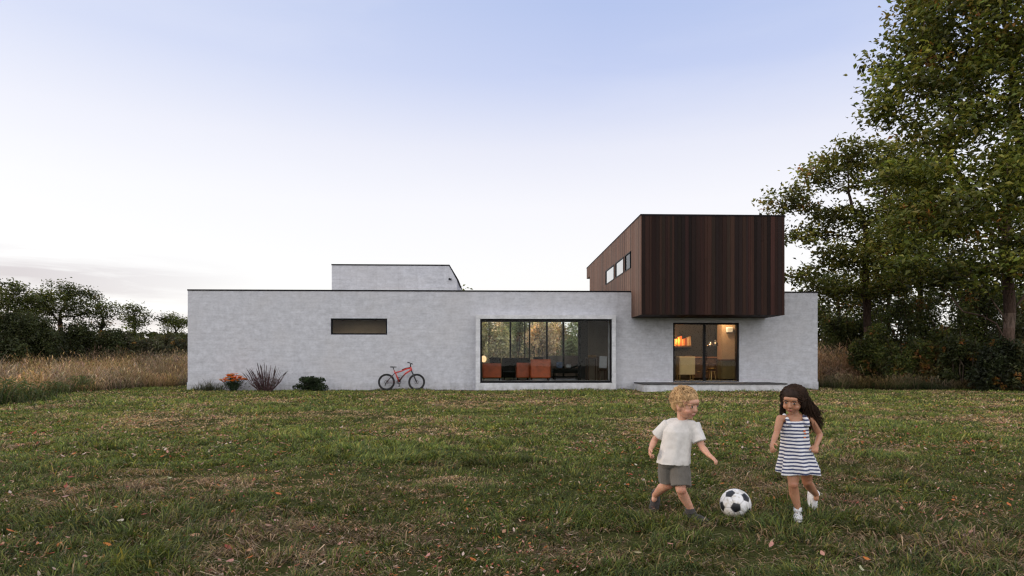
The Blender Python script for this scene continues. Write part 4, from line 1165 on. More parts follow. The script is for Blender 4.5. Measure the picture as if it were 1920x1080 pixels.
# -- the second tree behind the right corner of the house
Yt = 33.0; b = at(1625, 680, Yt); b.z = 0
tk = [(b.x+.25, Yt, -.1), (b.x+.15, Yt, 1.5), (b.x+.02, Yt, 3.0), (b.x, Yt, 4.4), (b.x-.1, Yt, 5.8), (b.x+.05, Yt, 7.2), (b.x-.1, Yt, 8.4)]
lb = [lob(1590, 290, Yt, 1.7, None, .9), lob(1535, 330, Yt, 1.5, None, .8), lob(1640, 320, Yt, 1.8, None, 1.1), lob(1690, 290, Yt+1, 1.6), lob(1480, 375, Yt, 1.2, None, .7), lob(1455, 395, Yt, .8, None, .6),
      lob(1560, 410, Yt, 1.8, None, .8), lob(1640, 420, Yt, 2.0, None, .9), lob(1500, 440, Yt, 1.3, None, .6), lob(1600, 480, Yt-1, 2.0, None, .8), lob(1690, 470, Yt-1, 1.8, None, .9),
      lob(1510, 520, Yt, 1.2, None, .45), lob(1560, 545, Yt-.5, 1.5, None, .6), lob(1650, 545, Yt-1, 1.8, None, .8), lob(1730, 400, Yt+1, 1.6)]
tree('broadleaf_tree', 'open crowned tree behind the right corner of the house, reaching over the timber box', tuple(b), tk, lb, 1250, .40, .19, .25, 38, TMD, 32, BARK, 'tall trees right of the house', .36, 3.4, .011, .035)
# -- lesser trees filling the wood on the right
for (px, Y, topy, hw, seed, label, cols) in (
    (1725, 37, 300, 3.2, 41, 'dark tree between the two tall trees on the right', DKG),
    (1800, 34, 420, 3.0, 42, 'low dark tree just left of the thick pale trunk', DKG),
    (1572, 41, 505, 3.2, 43, 'dark tree standing low behind the right end wall', DKG),
    (1960, 33, 330, 3.4, 44, 'dark tree behind the thick pale trunk at the photo edge', DKG),
    (1665, 43, 470, 3.4, 45, 'far dark tree in the gap of the right hand wood', DKG),
    (1505, 46, 560, 2.6, 46, 'distant bush-like tree showing between box and right wall', OLV)):
    b = at(px, 680, Y); b.z = 0; H = Z_(topy, px, Y)
    tk = [(b.x, Y, -.1), (b.x+.1, Y, H*.15), (b.x-.05, Y, H*.32), (b.x+.1, Y, H*.5), (b.x, Y, H*.66)]
    gg = np.random.default_rng(seed); lb = []
    for k in range(9):
        a = gg.random()*6.283; z = .30+.62*k/8; q = hw*(.75 if z < .7 else .45)*gg.random()**.5
        lb.append(((b.x+math.cos(a)*q, Y+math.sin(a)*q*.8, H*z), (hw*.42, hw*.42, H*.095+.3)))
    lb.append(((b.x, Y, H*.93), (hw*.4, hw*.4, H*.07)))
    tree('understorey_tree', label, tuple(b), tk, lb, 420, .5, .15, .24, 70, cols, seed, BARK, 'smaller trees of the right hand wood', .5, 3.5, .015, .05)

RS = [(1606, 35.5, 590, 1.7, 51, 'dark green shrub beside the right end wall with dry grass at its foot', DKG, .03),
      (1650, 29.2, 600, 1.7, 52, 'bushy green shrub left of the yellow leaved one', MIDG, .03),
      (1702, 27.4, 618, 1.6, 53, 'loose green shrub with light leaf tips at the lawn edge', MIDG, .05),
      (1752, 26.6, 640, 1.0, 54, 'shrub with yellow orange autumn leaves at the lawn edge', [(.13,.10,.03), (.08,.085,.025), (.10,.08,.03)], .2),
      (1812, 25.6, 622, 1.4, 55, 'spindly shrub with pale bare twigs at the lawn edge', [(.06,.07,.022), (.045,.055,.02)], .05),
      (1872, 24.2, 628, 1.3, 56, 'dark dense shrub hiding the foot of the thick trunk', [(.022,.03,.013), (.03,.038,.015)], .01),
      (1925, 23.7, 640, 1.1, 57, 'dark shrub cut by the right edge of the photo', [(.03,.038,.015), (.05,.055,.02)], .06),
      (1745, 32.0, 545, 2.3, 58, 'tall dark shrub behind the yellow leaved one', DKG, .02),
      (1840, 30.5, 520, 2.5, 59, 'broad dark shrub in the shade left of the thick trunk', DKG, .02),
      (1668, 34.5, 548, 2.3, 60, 'deep green shrub in the shade under the second tree', DKG, .03),
      (1945, 28.5, 540, 2.0, 61, 'shaded shrub beyond the thick trunk', DKG, .04),
      (1562, 36.5, 575, 1.9, 62, 'dark shrub against the right end of the house behind the dry grass', DKG, .02),
      (1782, 28.8, 598, 1.6, 63, 'mid green shrub between the yellow leaved one and the thick trunk', MIDG, .03),
      (1905, 26.8, 585, 1.7, 64, 'olive shrub just behind the foot of the thick trunk', OLV, .04)]
for px, Y, ty, rx, seed, label, cols, ye in RS:
    b = at(px, 680, Y); b.z = 0; H = max(.8, Z_(ty, px, Y))
    shrub('woodland_shrub', label, tuple(b), rx, rx*.8, H, int(4200*rx), .15, cols, seed, 'shrubs along the wood edge', yellow=ye, stems=12, stemc=(.11,.085,.065) if seed == 55 else (.07,.05,.035))

# -- wood on the left
lt = [(113, 50, 527, 62, 71, 'tallest left tree with an open crown and a clear dark trunk', .9),
      (22, 47, 530, 60, 72, 'dark broad tree at the left edge of the photo', .3),
      (189, 52, 548, 30, 73, 'slim see-through tree right of the tallest left tree', 1.2),
      (252, 62, 571, 36, 74, 'small round tree standing alone above the left bushes', .6),
      (325, 66, 589, 38, 75, 'low round tree next to the left end of the house', .4),
      (62, 53, 556, 40, 76, 'dark tree filling between the two largest left trees', .4)]
for px, Y, ty, hwp, seed, label, opn in lt:
    b = at(px, 680, Y); b.z = 0; H = Z_(ty, px, Y); hw = hwp/1200*Y; low = .60 if seed == 71 else (.35 if opn > 1 else .3)
    tk = [(b.x, Y, -.1), (b.x+.05, Y, H*.15), (b.x-.05, Y, H*.28), (b.x+.08, Y, H*.42), (b.x, Y, H*.56)]
    gg = np.random.default_rng(seed); lb = []
    for k in range(11):
        a = 2.4*k; z = low+.12+(.84-low)*gg.random(); q = hw*.68*(1-abs(z-.68))*(.5+.5*gg.random())
        lb.append(((b.x+math.cos(a)*q, Y+math.sin(a)*q, H*z), (hw*.36, hw*.36, H*.085)))
    lb.append(((b.x, Y, H*.91), (hw*.42, hw*.42, H*.07)))
    if seed == 71:
        lb = [lob(84, 563, Y, 1.1, None, .75), lob(104, 545, Y, 1.2, None, .6), lob(132, 543, Y, 1.4, None, .7), lob(158, 557, Y, 1.2, None, .7), lob(150, 580, Y, 1.1, None, .6), lob(92, 588, Y+.6, 1.0, None, .5), lob(128, 566, Y-.8, 1.1, None, .6), lob(196, 590, Y, .9, None, .6), lob(186, 566, Y, .8, None, .5)]
    if seed == 73: lb = lb[::2]
    tree('meadow_tree', label, tuple(b), tk, lb, int(700-200*opn), .5, .15, .20, int(120-30*opn), [(.045,.062,.018), (.062,.080,.020), (.082,.096,.024), (.105,.112,.029)], seed, [(.03,.022,.018)], 'trees at the back of the left meadow', .36, 4, .02, .015)
ls = [(8, 40, 578, 3.0, 81, 'dark bush at the left edge in front of the trees'), (52, 43, 562, 2.4, 82, 'tall dark bush under the leftmost trees'), (98, 45, 612, 2.0, 83, 'dark bush left of the clear dark trunk'),
      (150, 46, 596, 2.6, 84, 'broad dark bush right of the clear dark trunk'), (196, 48, 610, 2.2, 85, 'dark bush beneath the slim see-through tree'), (232, 49, 622, 1.9, 86, 'olive bush under the small round tree'),
      (272, 47, 630, 1.8, 87, 'grey green bush with a purple cast right of the small round tree'), (312, 50, 618, 2.3, 88, 'pale grey green bush near the left end of the house'), (345, 48, 628, 1.6, 89, 'bush half hidden behind the left end of the house'), None]
for px, Y, ty, rx, seed, label in ls[:-1]:
    b = at(px, 680, Y); b.z = 0; H = Z_(ty, px, Y)
    cols = [(.040,.050,.018), (.052,.060,.021), (.032,.040,.015)] if seed < 86 else [q for q in OLV]+[(.10,.085,.07), (.09,.10,.06)]
    shrub('meadow_bush', label, tuple(b), rx, rx*.8, H, int(6500*rx), .16, cols, seed, 'bushes at the back of the left meadow', stems=6, yellow=.012)
# far woods: a continuous mass low on the horizon
g4 = np.random.default_rng(61); n = 60000
x = -150+320*g4.random(n); y = 92+26*g4.random(n)
hm = 3.4+3.2*fbm(x, y*.3, .09, 4)+np.where(x < -28, .6, 0)
P = np.stack([x, y, hm*g4.random(n)**.8], 1)
tone = .55+.9*fbm(x*1.0, P[:, 2]*1.3, .8, 2)
L = .6+.6*g4.random(n)
V, T, C = leaf_quads(P, L, L*.7, pick([(.035,.042,.022), (.045,.05,.028), (.03,.035,.02)], n, .2, g4)*tone[:, None], g4, .3)
o = link('far_woods', np_mesh('far_woods', V, T, C), M['leaf']); tag(o, 'low dark wood along the horizon', 'woods', kind='stuff')
# -- garden behind the house, seen through the living room
GOL = [(.42,.40,.25), (.50,.46,.30), (.34,.33,.20)]; GDK = [(.22,.26,.15), (.28,.31,.18)]; GMD = [(.32,.36,.19), (.40,.42,.22)]
bs = [(915, 43, 585, 2.2, 91, 'olive bush behind the left pane of the rear glazing', GOL), (968, 45, 578, 1.7, 92, 'dark conifer-like bush behind the middle of the rear glazing', GDK), (1010, 44, 600, 2.3, 93, 'straw coloured bush behind the rear glazing', [(.70,.56,.42), (.52,.43,.29), (.72,.60,.47)]),
      (1050, 46, 596, 2.2, 94, 'dry brown bush behind the right part of the rear glazing', [(.70,.57,.42), (.50,.42,.28)]), (1030, 53, 572, 3.0, 98, 'tall green bush far behind the rear glazing', GMD), (985, 54, 570, 3.0, 100, 'high olive bush at the back of the garden', GOL), (1090, 44, 580, 2.0, 95, 'green bush behind the right end of the rear glazing', GDK), (940, 50, 572, 2.6, 96, 'tan bush behind the olive one', [(.66,.54,.40), (.48,.41,.27)]), (880, 46, 575, 2.4, 97, 'dark bush behind the far left of the rear glazing', GDK)]
for px, Y, ty, rx, seed, label, cols in bs:
    b = at(px, 680, Y); b.z = 0; H = Z_(ty, px, Y)
    shrub('garden_bush', label, tuple(b), rx, rx*.7, H, int(2600*rx), .2, cols, seed, 'bushes behind the house', stems=6)
mb = MB(); a, b = at(1018, 690, 36.5), at(1092, 667, 36.5); mb.rbox(a.x, b.x+1.5, 36.5, 36.75, -.05, b.z, .015)
top('garden_wall', mb, plain('pink_render', (.46,.34,.29), .85, .15, 4), 'low pinkish garden wall behind the rear glazing', 'wall')
b = at(874, 543, 52); b.z = 0; H = Z_(541, 874, 52)
tree('garden_tree', 'tree top peeping over the flat roof right of the concrete block', tuple(b), [(b.x, 52, -.1), (b.x, 52, H*.3), (b.x+.1, 52, H*.6)], [((b.x, 52, H*.93), (1.0, 1.0, H*.07)), ((b.x+.4, 52, H*.8), (1.3, 1.3, H*.1)), ((b.x-.5, 52, H*.7), (1.3, 1.3, H*.1))], 160, .5, .12, .3, 26, DKG, 99, BARK)

# ------------------------------------------------------------------ plants at the foot of the wall
mb = MB()
g5 = np.random.default_rng(77)
# weeds at the corner
b = at(392, 727, 25.6); b.z = 0; t_ = thing('weed_clump', 'sparse grey green weeds at the left corner of the wall', 'weeds', tuple(b))
m = 420; x = g5.normal(0, .36, m); P = np.stack([x, g5.normal(0, .09, m), np.zeros(m)], 1)
c = pick([(.05,.06,.028), (.035,.045,.02), (.08,.075,.045)], m, .3, g5)
V, T, C = blades(P, (.18+.42*g5.random(m)**2.0)*np.exp(-(x/.75)**2), .012+.008*g5.random(m), .2+.5*g5.random(m), c, g=g5)
link('foliage', np_mesh('foliage', V, T, C), M['grass'], t_)
# orange flowers
b = at(437, 729, 25.45); b.z = 0; t_ = thing('flower_plant', 'flowering plant with a dome of orange blossoms at the wall', 'flowers', tuple(b))
V1, F1 = [], []
st = MB(); fl = MB()
for k in range(64):
    a = g5.random()*6.283; q = .50*g5.random()**.55; ex = Vector((math.cos(a)*q, math.sin(a)*q*.6, .50+.16*(1-(q/.50)**2)-.10*(q/.50)+g5.normal(0, .03)))
    st.tube([b+Vector((ex.x*.2, ex.y*.2, 0)), b+Vector((ex.x*.55, ex.y*.55, ex.z*.55)), b+ex], [.008, .007, .005], 4, (.035,.055,.03))
    c = [(.75,.20,.015), (.80,.32,.03), (.68,.14,.012), (.76,.42,.18), (.6,.24,.03)][g5.integers(5)]
    for j in range(9):
        an = j*.7; d = Vector((math.cos(an), math.sin(an), .35+.25*g5.random())); p = b+ex
        s_ = .065+.035*g5.random(); e1 = d.normalized()*s_; e2 = Vector((-math.sin(an), math.cos(an), 0))*s_*.6
        fl.add([p, p+e1*.6+e2, p+e1, p+e1*.6-e2], [(0, 1, 2, 3)], c)
obj('stems', st, M['bark'], t_)
m = 700; P = g5.standard_normal((m, 3))*[.17, .1, .11]+[0, 0, .27]; P = P[P[:, 2] > .1]; m = len(P); L = .07+.05*g5.random(m)
V, T, C = leaf_quads(P, L, L*.3, pick([(.03,.05,.025), (.045,.065,.03)], m, .3, g5), g5)
link('foliage', np_mesh('foliage', V, T, C), M['leaf'], t_)
obj('blossoms', fl, M['leaf'], t_, fix=False)
# purple stemmed plant
b = at(498, 732, 25.35); b.z = 0; t_ = thing('purple_shrub', 'fan of upright purple brown stems with thin seed spikes at the wall', 'shrub', tuple(b))
st = MB(); sp = MB()
for k in range(80):
    a = g5.uniform(-1, 1); ang = a*.78+g5.normal(0, .05); L = (.72+.5*g5.random())*(1-.10*abs(a)); dy = g5.normal(0, .14)
    d = Vector((math.sin(ang), dy, math.cos(ang))); p0 = b+Vector((a*.24, g5.normal(0, .04), 0))
    pm = p0+d*L*.5+Vector((a*.02, 0, -.0)); pe = p0+d*L*.86+Vector((a*-.02, 0, .06))
    st.tube([p0, pm, pe], [.010, .007, .004], 4, [(.11,.055,.065), (.085,.05,.055), (.13,.075,.075)][g5.integers(3)])
    if g5.random() < .6: sp.tube([pe-d*.22, pe-d*.05, pe+d*.08], [.005, .013, .002], 5, [(.05,.035,.035), (.075,.05,.05)][g5.integers(2)])
obj('stems', st, M['bark'], t_); obj('seed_spikes', sp, M['bark'], t_)
m = 1100; a = g5.uniform(-1, 1, m); r_ = g5.random(m)**.9*.58; P = np.stack([np.sin(a*.75)*r_+a*.2, g5.normal(0, .09, m), np.cos(a*.72)*r_], 1); L = .05+.05*g5.random(m)
V, T, C = leaf_quads(P, L, L*.25, pick([(.12,.065,.075), (.09,.055,.06), (.085,.07,.05)], m, .25, g5), g5, 0)
link('foliage', np_mesh('foliage', V, T, C), M['leaf'], t_)
# dark green shrub
b = at(584, 733, 25.3); b.z = 0
shrub('evergreen_shrub', 'low dark evergreen shrub between the purple shrub and the bicycle', tuple(b), .78, .45, .62, 3600, .085, [(.018,.030,.014), (.026,.042,.018), (.034,.052,.02)], 66, stems=10, yellow=0, lumps=22)
# soil strip under the planting
mb = MB(); xa, xb = X_(356, 25.5), X_(892, 25.5); nn = 60; vs = []
for i in range(nn+1):
    x = xa+(xb-xa)*i/nn; vs += [(x, 25.06+.35*fbm(np.array([x]), np.array([2.]), .9, 3)[0]+(.25 if x > X_(640, 25.5) else 0), .006), (x, 25.97, .006)]
mb.add(vs, [(2*i, 2*i+2, 2*i+3, 2*i+1) for i in range(nn)])
o = obj('soil_bed', mb, M['soil']); tag(o, kind='structure')
# grass tufts hugging the wall
m = 5200; x = XL+(XR-XL)*g5.random(m); y = 25.95-.28*g5.random(m)**1.5
y = np.where((x > SU[0]-.1) & (x < SU[1]+.1), y-.42, y); y = np.where((x > TX0-.1) & (x < TX1+.1), 24.2-.2*g5.random(m), y); lowt = np.where(y < 24.3, .45, 1)
amp = np.clip((fbm(x, y*0+3, .8, 3)-.35)*3, .12, 1)
c = pick(GREEN+DRYC[:2], m, .3, g5)*.8
V, T, C = blades(np.stack([x, y, np.zeros(m)], 1), (.04+.13*g5.random(m))*amp*lowt, .012+.014*g5.random(m), .3+.5*g5.random(m), c, g=g5)
o = link('wall_grass', np_mesh('wall_grass', V, T, C), M['grass']); tag(o, 'uneven grass growing along the foot of the wall', 'grass', kind='stuff')

# ------------------------------------------------------------------ football
RB = .108; bq = at(1379, 953, 4.56); bq.z = RB-.006
phi = (1+5**.5)/2
ico = [Vector(v).normalized() for a in (-1, 1) for b in (-phi, phi) for v in ((0, a, b), (a, b, 0), (b, 0, a))]
hexs = []
for i in range(12):
    for j in range(i+1, 12):
        for k in range(j+1, 12):
            if min(ico[i].dot(ico[j]), ico[j].dot(ico[k]), ico[i].dot(ico[k])) > .4: hexs.append((ico[i]+ico[j]+ico[k]).normalized())
# turn one black patch towards the camera, tipped a little down
tow = (Vector((0, 0, EYE))-bq).normalized(); right = Vector((0, 0, 1)).cross(-tow).normalized()*-1
upv = tow.cross(right)*-1
if upv.z < 0: upv = -upv
rightv = Vector((1, 0, 0))
want = (tow-upv*.26+rightv*.03).normalized()
q1 = ico[0].rotation_difference(want); rot = q1.to_matrix()
best = None
for k in range(0, 72, 2):
    m_ = Matrix.Rotation(R(k), 3, want) @ rot
    s_ = max((m_ @ v).dot((upv+rightv*.2).normalized()) for v in ico)
    if best is None or s_ > best[0]: best = (s_, m_)
rot = best[1]
n12 = np.array([rot @ v for v in ico]); n20 = np.array([rot @ v for v in hexs])
bm = bmesh.new(); bmesh.ops.create_icosphere(bm, subdivisions=6, radius=1)
P = np.array([v.co for v in bm.verts]); Fc = np.array([[v.index for v in f.verts] for f in bm.faces]); bm.free()
gp_ = P @ n12.T/2.32744; gh_ = P @ n20.T/2.26728; al = np.concatenate([gp_, gh_], 1); so = np.sort(al, 1)
gap = so[:, -1]-so[:, -2]; black = gp_.max(1) > gh_.max(1)
seam = np.exp(-(gap/.006)**2)
rad = RB*(1-.018*seam+.004*np.clip(gap/.08, 0, 1))
C = np.where(black[:, None], np.array([[.012, .014, .022]]), np.array([[.74, .74, .76]]))
C = C*(1-.55*seam[:, None])
gx = P*5; dirt = fbm(gx[:, 0]+gx[:, 2]*.7+40, gx[:, 1]+gx[:, 2]*.5, 1.2, 4)
C = C*(1-.38*np.clip((dirt-.47)*4, 0, 1)[:, None]*np.array([[.8, .9, 1.1]]))
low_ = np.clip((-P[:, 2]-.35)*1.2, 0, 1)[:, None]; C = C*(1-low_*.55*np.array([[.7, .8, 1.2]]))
M['ball'] = attr_mat('football_skin', .42, 0, 30, .45, .06)
o = link('football', np_mesh('football', P*rad[:, None], Fc, C, True), M['ball']); o.location = bq
tag(o, 'white football with black pentagon patches lying between the two children', 'football')

# ------------------------------------------------------------------ people
def remesh(mb, voxel, smooth=3, sfac=.5, wrinkle=None):
    me = bpy.data.meshes.new("tmp_body"); me.from_pydata([tuple(p) for p in mb.v], [], mb.f)
    bm = bmesh.new(); bm.from_mesh(me); bmesh.ops.recalc_face_normals(bm, faces=bm.faces[:]); bm.to_mesh(me); bm.free()
    o = bpy.data.objects.new("tmp_body", me); COL.objects.link(o)
    r = o.modifiers.new("r", 'REMESH'); r.mode = 'VOXEL'; r.voxel_size = voxel; r.adaptivity = 0
    if smooth:
        s = o.modifiers.new("s", 'SMOOTH'); s.iterations = smooth; s.factor = sfac
    bpy.context.view_layer.update()
    dg = bpy.context.evaluated_depsgraph_get(); ev = o.evaluated_get(dg)
    m2 = bpy.data.meshes.new_from_object(ev)
    bpy.data.objects.remove(o); bpy.data.meshes.remove(me)
    if wrinkle:
        n = len(m2.vertices); co = np.zeros(n*3, np.float32); no = np.zeros(n*3, np.float32)
        m2.vertices.foreach_get("co", co); m2.vertices.foreach_get("normal", no)
        co = co.reshape(-1, 3); no = no.reshape(-1, 3); amp, sc, st = wrinkle
        f = fbm(co[:, 0]*st[0]+co[:, 1]*1.3*st[1]+31, co[:, 2]*st[2]+co[:, 1]*.4+12, sc, 3)-.5
        co = co+no*(f*2*amp)[:, None]; m2.vertices.foreach_set("co", co.ravel())
    m2.update(); return m2
def body_part(name, mb, voxel, mat, parent, paint=None, smooth=3, wrinkle=None):
    """world-space primitives in parent-local coordinates -> one continuous surface"""
    m2 = remesh(mb, voxel, smooth, .5, wrinkle); m2.name = name; n = len(m2.vertices)
    co = np.zeros(n*3, np.float32); m2.vertices.foreach_get("co", co); co = co.reshape(-1, 3)
    c4 = np.ones((n, 4), np.float32); c4[:, :3] = paint(co) if paint else 1
    ca = m2.color_attributes.new("Col", 'FLOAT_COLOR', 'POINT'); ca.data.foreach_set("color", c4.ravel())
    m2.materials.clear()
    return link(name, m2, mat, parent, True)

def skin_mat():
    t = NT('skin'); col = t.n('ShaderNodeAttribute', attribute_name='Col').outputs['Color']
    col = t.mix(1.0, col, t.ramp(t.noise(t.obj(), 22, 4), [(.3, (.88, .84, .83)), (.7, (1.06, 1.05, 1.04))]), 'MULTIPLY')
    m = t.done(col, .5, None, 0, Subsurface_Weight=.12, Subsurface_Scale=.02)
    return m
M['skin'] = skin_mat()
M['hair'] = attr_mat('hair', .6, 0, 0, .12)
def cloth_mat(name, c, var=.12, scale=25):
    t = NT(name); o = t.obj(); f = t.noise(o, scale, 4); w_ = t.noise(t.mapping(o, (1, 1, 1)), 420, 2)
    col = t.mix(t.rng(f, .3, .7), tuple(x*(1-var) for x in c), c)
    return t.done(col, .9, t.bump(w_, .2, .002), 0, Sheen_Weight=.15)
def stripe_mat():
    t = NT('striped_jersey'); o = t.obj(); s = t.n('ShaderNodeSeparateXYZ'); t.l(o, s.inputs[0])
    wob = t.math('MULTIPLY', t.math('SUBTRACT', t.noise(o, 7, 2), .5), .016)
    z = t.math('ADD', s.outputs[2], wob)
    ph = t.math('FRACT', t.math('DIVIDE', z, .0245))
    fac = t.math('MULTIPLY', t.rng(ph, .0, .04), t.rng(ph, .48, .52, 1, 0))
    wh = t.mix(t.rng(t.noise(o, 30), .3, .7), (.60, .60, .62), (.72, .72, .74)); nv = t.mix(t.rng(t.noise(o, 30), .3, .7), (.030, .040, .095), (.050, .064, .14))
    return t.done(t.mix(fac, wh, nv), .9, t.bump(t.noise(o, 400, 2), .15, .002), 0, Sheen_Weight=.1)

def rotm(yaw, pitch=0, roll=0):
    """head frame: +y is where the face looks; yaw 0 = towards the camera, + turns to the viewer's right"""
    return Matrix.Rotation(R(180)+yaw, 3, 'Z') @ Matrix.Rotation(-pitch, 3, 'X') @ Matrix.Rotation(roll, 3, 'Y')
def head(mb, c, Mx, k=1.0):
    def e(p, r): mb.ell(c+Mx @ (Vector(p)*k), [q*k for q in r], Mx, 20, 14)
    e((0,-.012,.022), (.072,.086,.074)); e((0,.018,-.022), (.062,.066,.066)); e((0,.030,-.055), (.045,.045,.036)); e((0,.054,-.077), (.018,.018,.015))
    e((-.032,.050,-.034), (.026,.026,.025)); e((.032,.050,-.034), (.026,.026,.025))
    e((0,.086,-.022), (.0125,.012,.010)); mb.cap(c+Mx @ (Vector((0,.070,.012))*k), c+Mx @ (Vector((0,.088,-.018))*k), .008*k, .009*k, 8)
    e((0,.062,.034), (.050,.022,.022)); e((-.03,.068,.020), (.022,.012,.006)); e((.03,.068,.020), (.022,.012,.006))
    e((0,.077,-.049), (.019,.010,.0055)); e((0,.075,-.058), (.016,.010,.006))
    for s in (-1, 1): e((s*.070,-.008,-.012), (.008,.014,.021)); e((s*.058,.0,-.02), (.02,.02,.03))
    for s in (-1, 1): e((s*.030,.070,.004), (.0125,.010,.0085))
def paint_head(co, C, c, Mx, lip, brow, k=1.0):
    Q = (co-np.array(c)) @ np.array(Mx)/k
    def m(p, r): return (((Q-np.array(p))/np.array(r))**2).sum(1)
    for s in (-1, 1):
        d = m((s*.030,.079,.004), (.0118,.012,.0056)); C[d < 1] = (.33,.29,.27)
        d = m((s*.030,.081,.004), (.0062,.012,.0060)); C[d < 1] = (.030,.018,.012)
        d = m((s*.030,.080,.0112), (.0155,.012,.0026)); C[d < 1] = (.03,.018,.014)
        d = m((s*.031,.074,.0235), (.0175,.016,.0038)); C[d < 1] = brow
        d = np.exp(-m((s*.036,.058,-.032), (.022,.03,.018)))[:, None]; C[:] = C*(1-d*.3*np.array([[0,.45,.4]]))
        d = m((s*.005,.096,-.029), (.0032,.01,.002)); C[d < 1] = np.array(lip)*.25
    d = m((0,.083,-.0535), (.021,.014,.0095)); C[d < 1] = lip
    d = m((0,.084,-.0535), (.019,.014,.0016)); C[d < 1] = np.array(lip)*.35
def hand(mb, w, d, n, k=1.0, curl=.5, side=1):
    """palm, four fingers and a thumb; w wrist, d direction, n palm normal (fingers curl to n)"""
    d = Vector(d).normalized(); n = Vector(n); n = (n-d*d.dot(n)).normalized(); a = d.cross(n)*side
    Mx = Matrix((a, d, n)).transposed(); w = Vector(w)
    mb.ell(w+d*.027*k, (.024*k, .031*k, .0125*k), Mx, 14, 10)
    mb.cap(w-d*.012*k, w+d*.012*k, .0165*k, .0165*k, 10)
    for i, (x, L) in enumerate(((-.0185, .030), (-.0062, .036), (.0062, .039), (.0185, .034))):
        b = w+d*.048*k+a*x*k*(.95); r = .0062*k
        c1 = curl*(.9+.15*i); d1 = (d*math.cos(c1*.6)+n*math.sin(c1*.6)+a*x*4).normalized(); d2 = (d*math.cos(c1*1.5)+n*math.sin(c1*1.5)).normalized(); d3 = (d*math.cos(c1*2.2)+n*math.sin(c1*2.2)).normalized()
        p1 = b+d1*L*.48*k; p2 = p1+d2*L*.34*k; p3 = p2+d3*L*.24*k
        mb.cap(b-d*.012*k, p1, r*1.1, r, 8); mb.cap(p1, p2, r, r*.92, 8); mb.cap(p2, p3, r*.92, r*.8, 8)
    t0 = w+d*.012*k+a*.018*k; d1 = (d*.55+a*.75+n*.35).normalized(); t1 = t0+d1*.026*k; t2 = t1+(d*.85+a*.3+n*.45).normalized()*.022*k
    mb.cap(t0, t1, .0095*k, .0078*k, 8); mb.cap(t1, t2, .0076*k, .006*k, 8)
def limb(mb, pts, rr, n=14):
    for i in range(len(pts)-1): mb.cap(pts[i], pts[i+1], rr[i], rr[i+1], n)
V3 = lambda *a: Vector(a)

# ---- girl ------------------------------------------------------------------
def J(o, px, py, dy=0.0): return at(px, py, o.y+dy)-o
nn = 64
gpos = gat(1499, 976)
girl = thing('person', 'small girl in a navy and white striped dress with long dark hair, beside the ball', 'child', tuple(gpos))
j = lambda *a: J(gpos, *a)
HM = rotm(R(-42), R(20), R(-5)); hc = j(1487, 750, -.01); KH = .94
nk = j(1490.5, 781, .015); ls, le, lw = j(1463, 785, .0), j(1456, 812, -.02), j(1448.5, 832, -.11)
rs, re, rw = j(1517.5, 785, .02), j(1537.5, 815, .05), j(1530, 836, -.06)
lh, lk, la = j(1489, 862, .0), j(1487, 908, -.03), j(1496, 953, -.005)
rh, rk, ra = j(1511, 862, .02), j(1513, 903, .05), j(1530, 927, .20)
b = MB(); head(b, hc, HM, KH)
b.cap(nk+V3(0,.0,-.01), hc+HM @ V3(0,-.02,-.05), .031, .029)
b.ell((-.034, .012, .655), (.083, .054, .080)); b.ell((-.026, .012, .575), (.072, .052, .085)); b.ell((-.008, .014, .48), (.084, .062, .075))
b.cap(ls, rs, .027, .027); b.cap(ls.lerp(nk, .45), nk+V3(0,.0,.012), .022, .031); b.cap(rs.lerp(nk, .45), nk+V3(0,.0,.012), .022, .031)
limb(b, [ls, ls.lerp(le,.45), le, le.lerp(lw,.35), lw], [.028, .0265, .0205, .0215, .0145]); limb(b, [rs, rs.lerp(re,.45), re, re.lerp(rw,.35), rw], [.028, .0265, .0205, .0215, .0145])
hand(b, lw, (-.42, -.62, -.55), (.45, -.3, -.5), .92, .7, 1); hand(b, rw, (-.52, -.72, -.32), (.2, .3, -.9), .92, .8, -1)
for h0, k0, a0 in ((lh, lk, la), (rh, rk, ra)):
    limb(b, [h0, h0*.5+k0*.5, k0], [.057, .046, .034]); limb(b, [k0, k0*.62+a0*.38+V3(.0,.012,0), a0], [.032, .035, .021]); b.ell(k0+V3(0,-.014,0), (.027,.025,.029))
b.cap(la, la+V3(-.008,-.014,-.03), .021, .018); b.cap(ra, ra+V3(.0,-.006,-.03), .021, .018)
def pg(co):
    C = np.tile(np.array([[.40, .200, .118]]), (len(co), 1))
    for p, r_, a_ in ((lk+V3(0,-.03,0), .035, .18), (rk+V3(0,-.03,0), .035, .18), (le, .03, .12), (re, .03, .12)):
        d = np.exp(-((co-np.array(p))**2).sum(1)/r_**2)[:, None]; C = C*(1-d*a_*np.array([[.3,1,1]]))
    paint_head(co, C, hc, HM, (.33, .115, .09), (.035, .022, .018), KH); return C
body_part('body', b, .0030, M['skin'], girl, pg, 3)
d = MB(); rows = []
prof = [(.336, .143, .128, .020, .000), (.360, .140, .126, .018, -.001), (.42, .127, .112, .012, -.006), (.48, .112, .096, .006, -.014), (.54, .100, .082, .003, -.022), (.60, .097, .074, 0, -.030), (.655, .099, .070, 0, -.034), (.690, .090, .060, 0, -.036), (.706, .072, .047, 0, -.036)]
for z, rx, ry, f, cx in prof:
    rows.append([V3(cx+math.cos(2*math.pi*i/nn)*(rx+f*math.sin(7*2*math.pi*i/nn+1.1)+f*.6*math.sin(11*2*math.pi*i/nn)),
                    .012+math.sin(2*math.pi*i/nn)*(ry+f*math.sin(7*2*math.pi*i/nn+1.1)), z+(.008*math.sin(3*2*math.pi*i/nn) if f > .015 else 0)) for i in range(nn)])
d.rings(rows, nn)
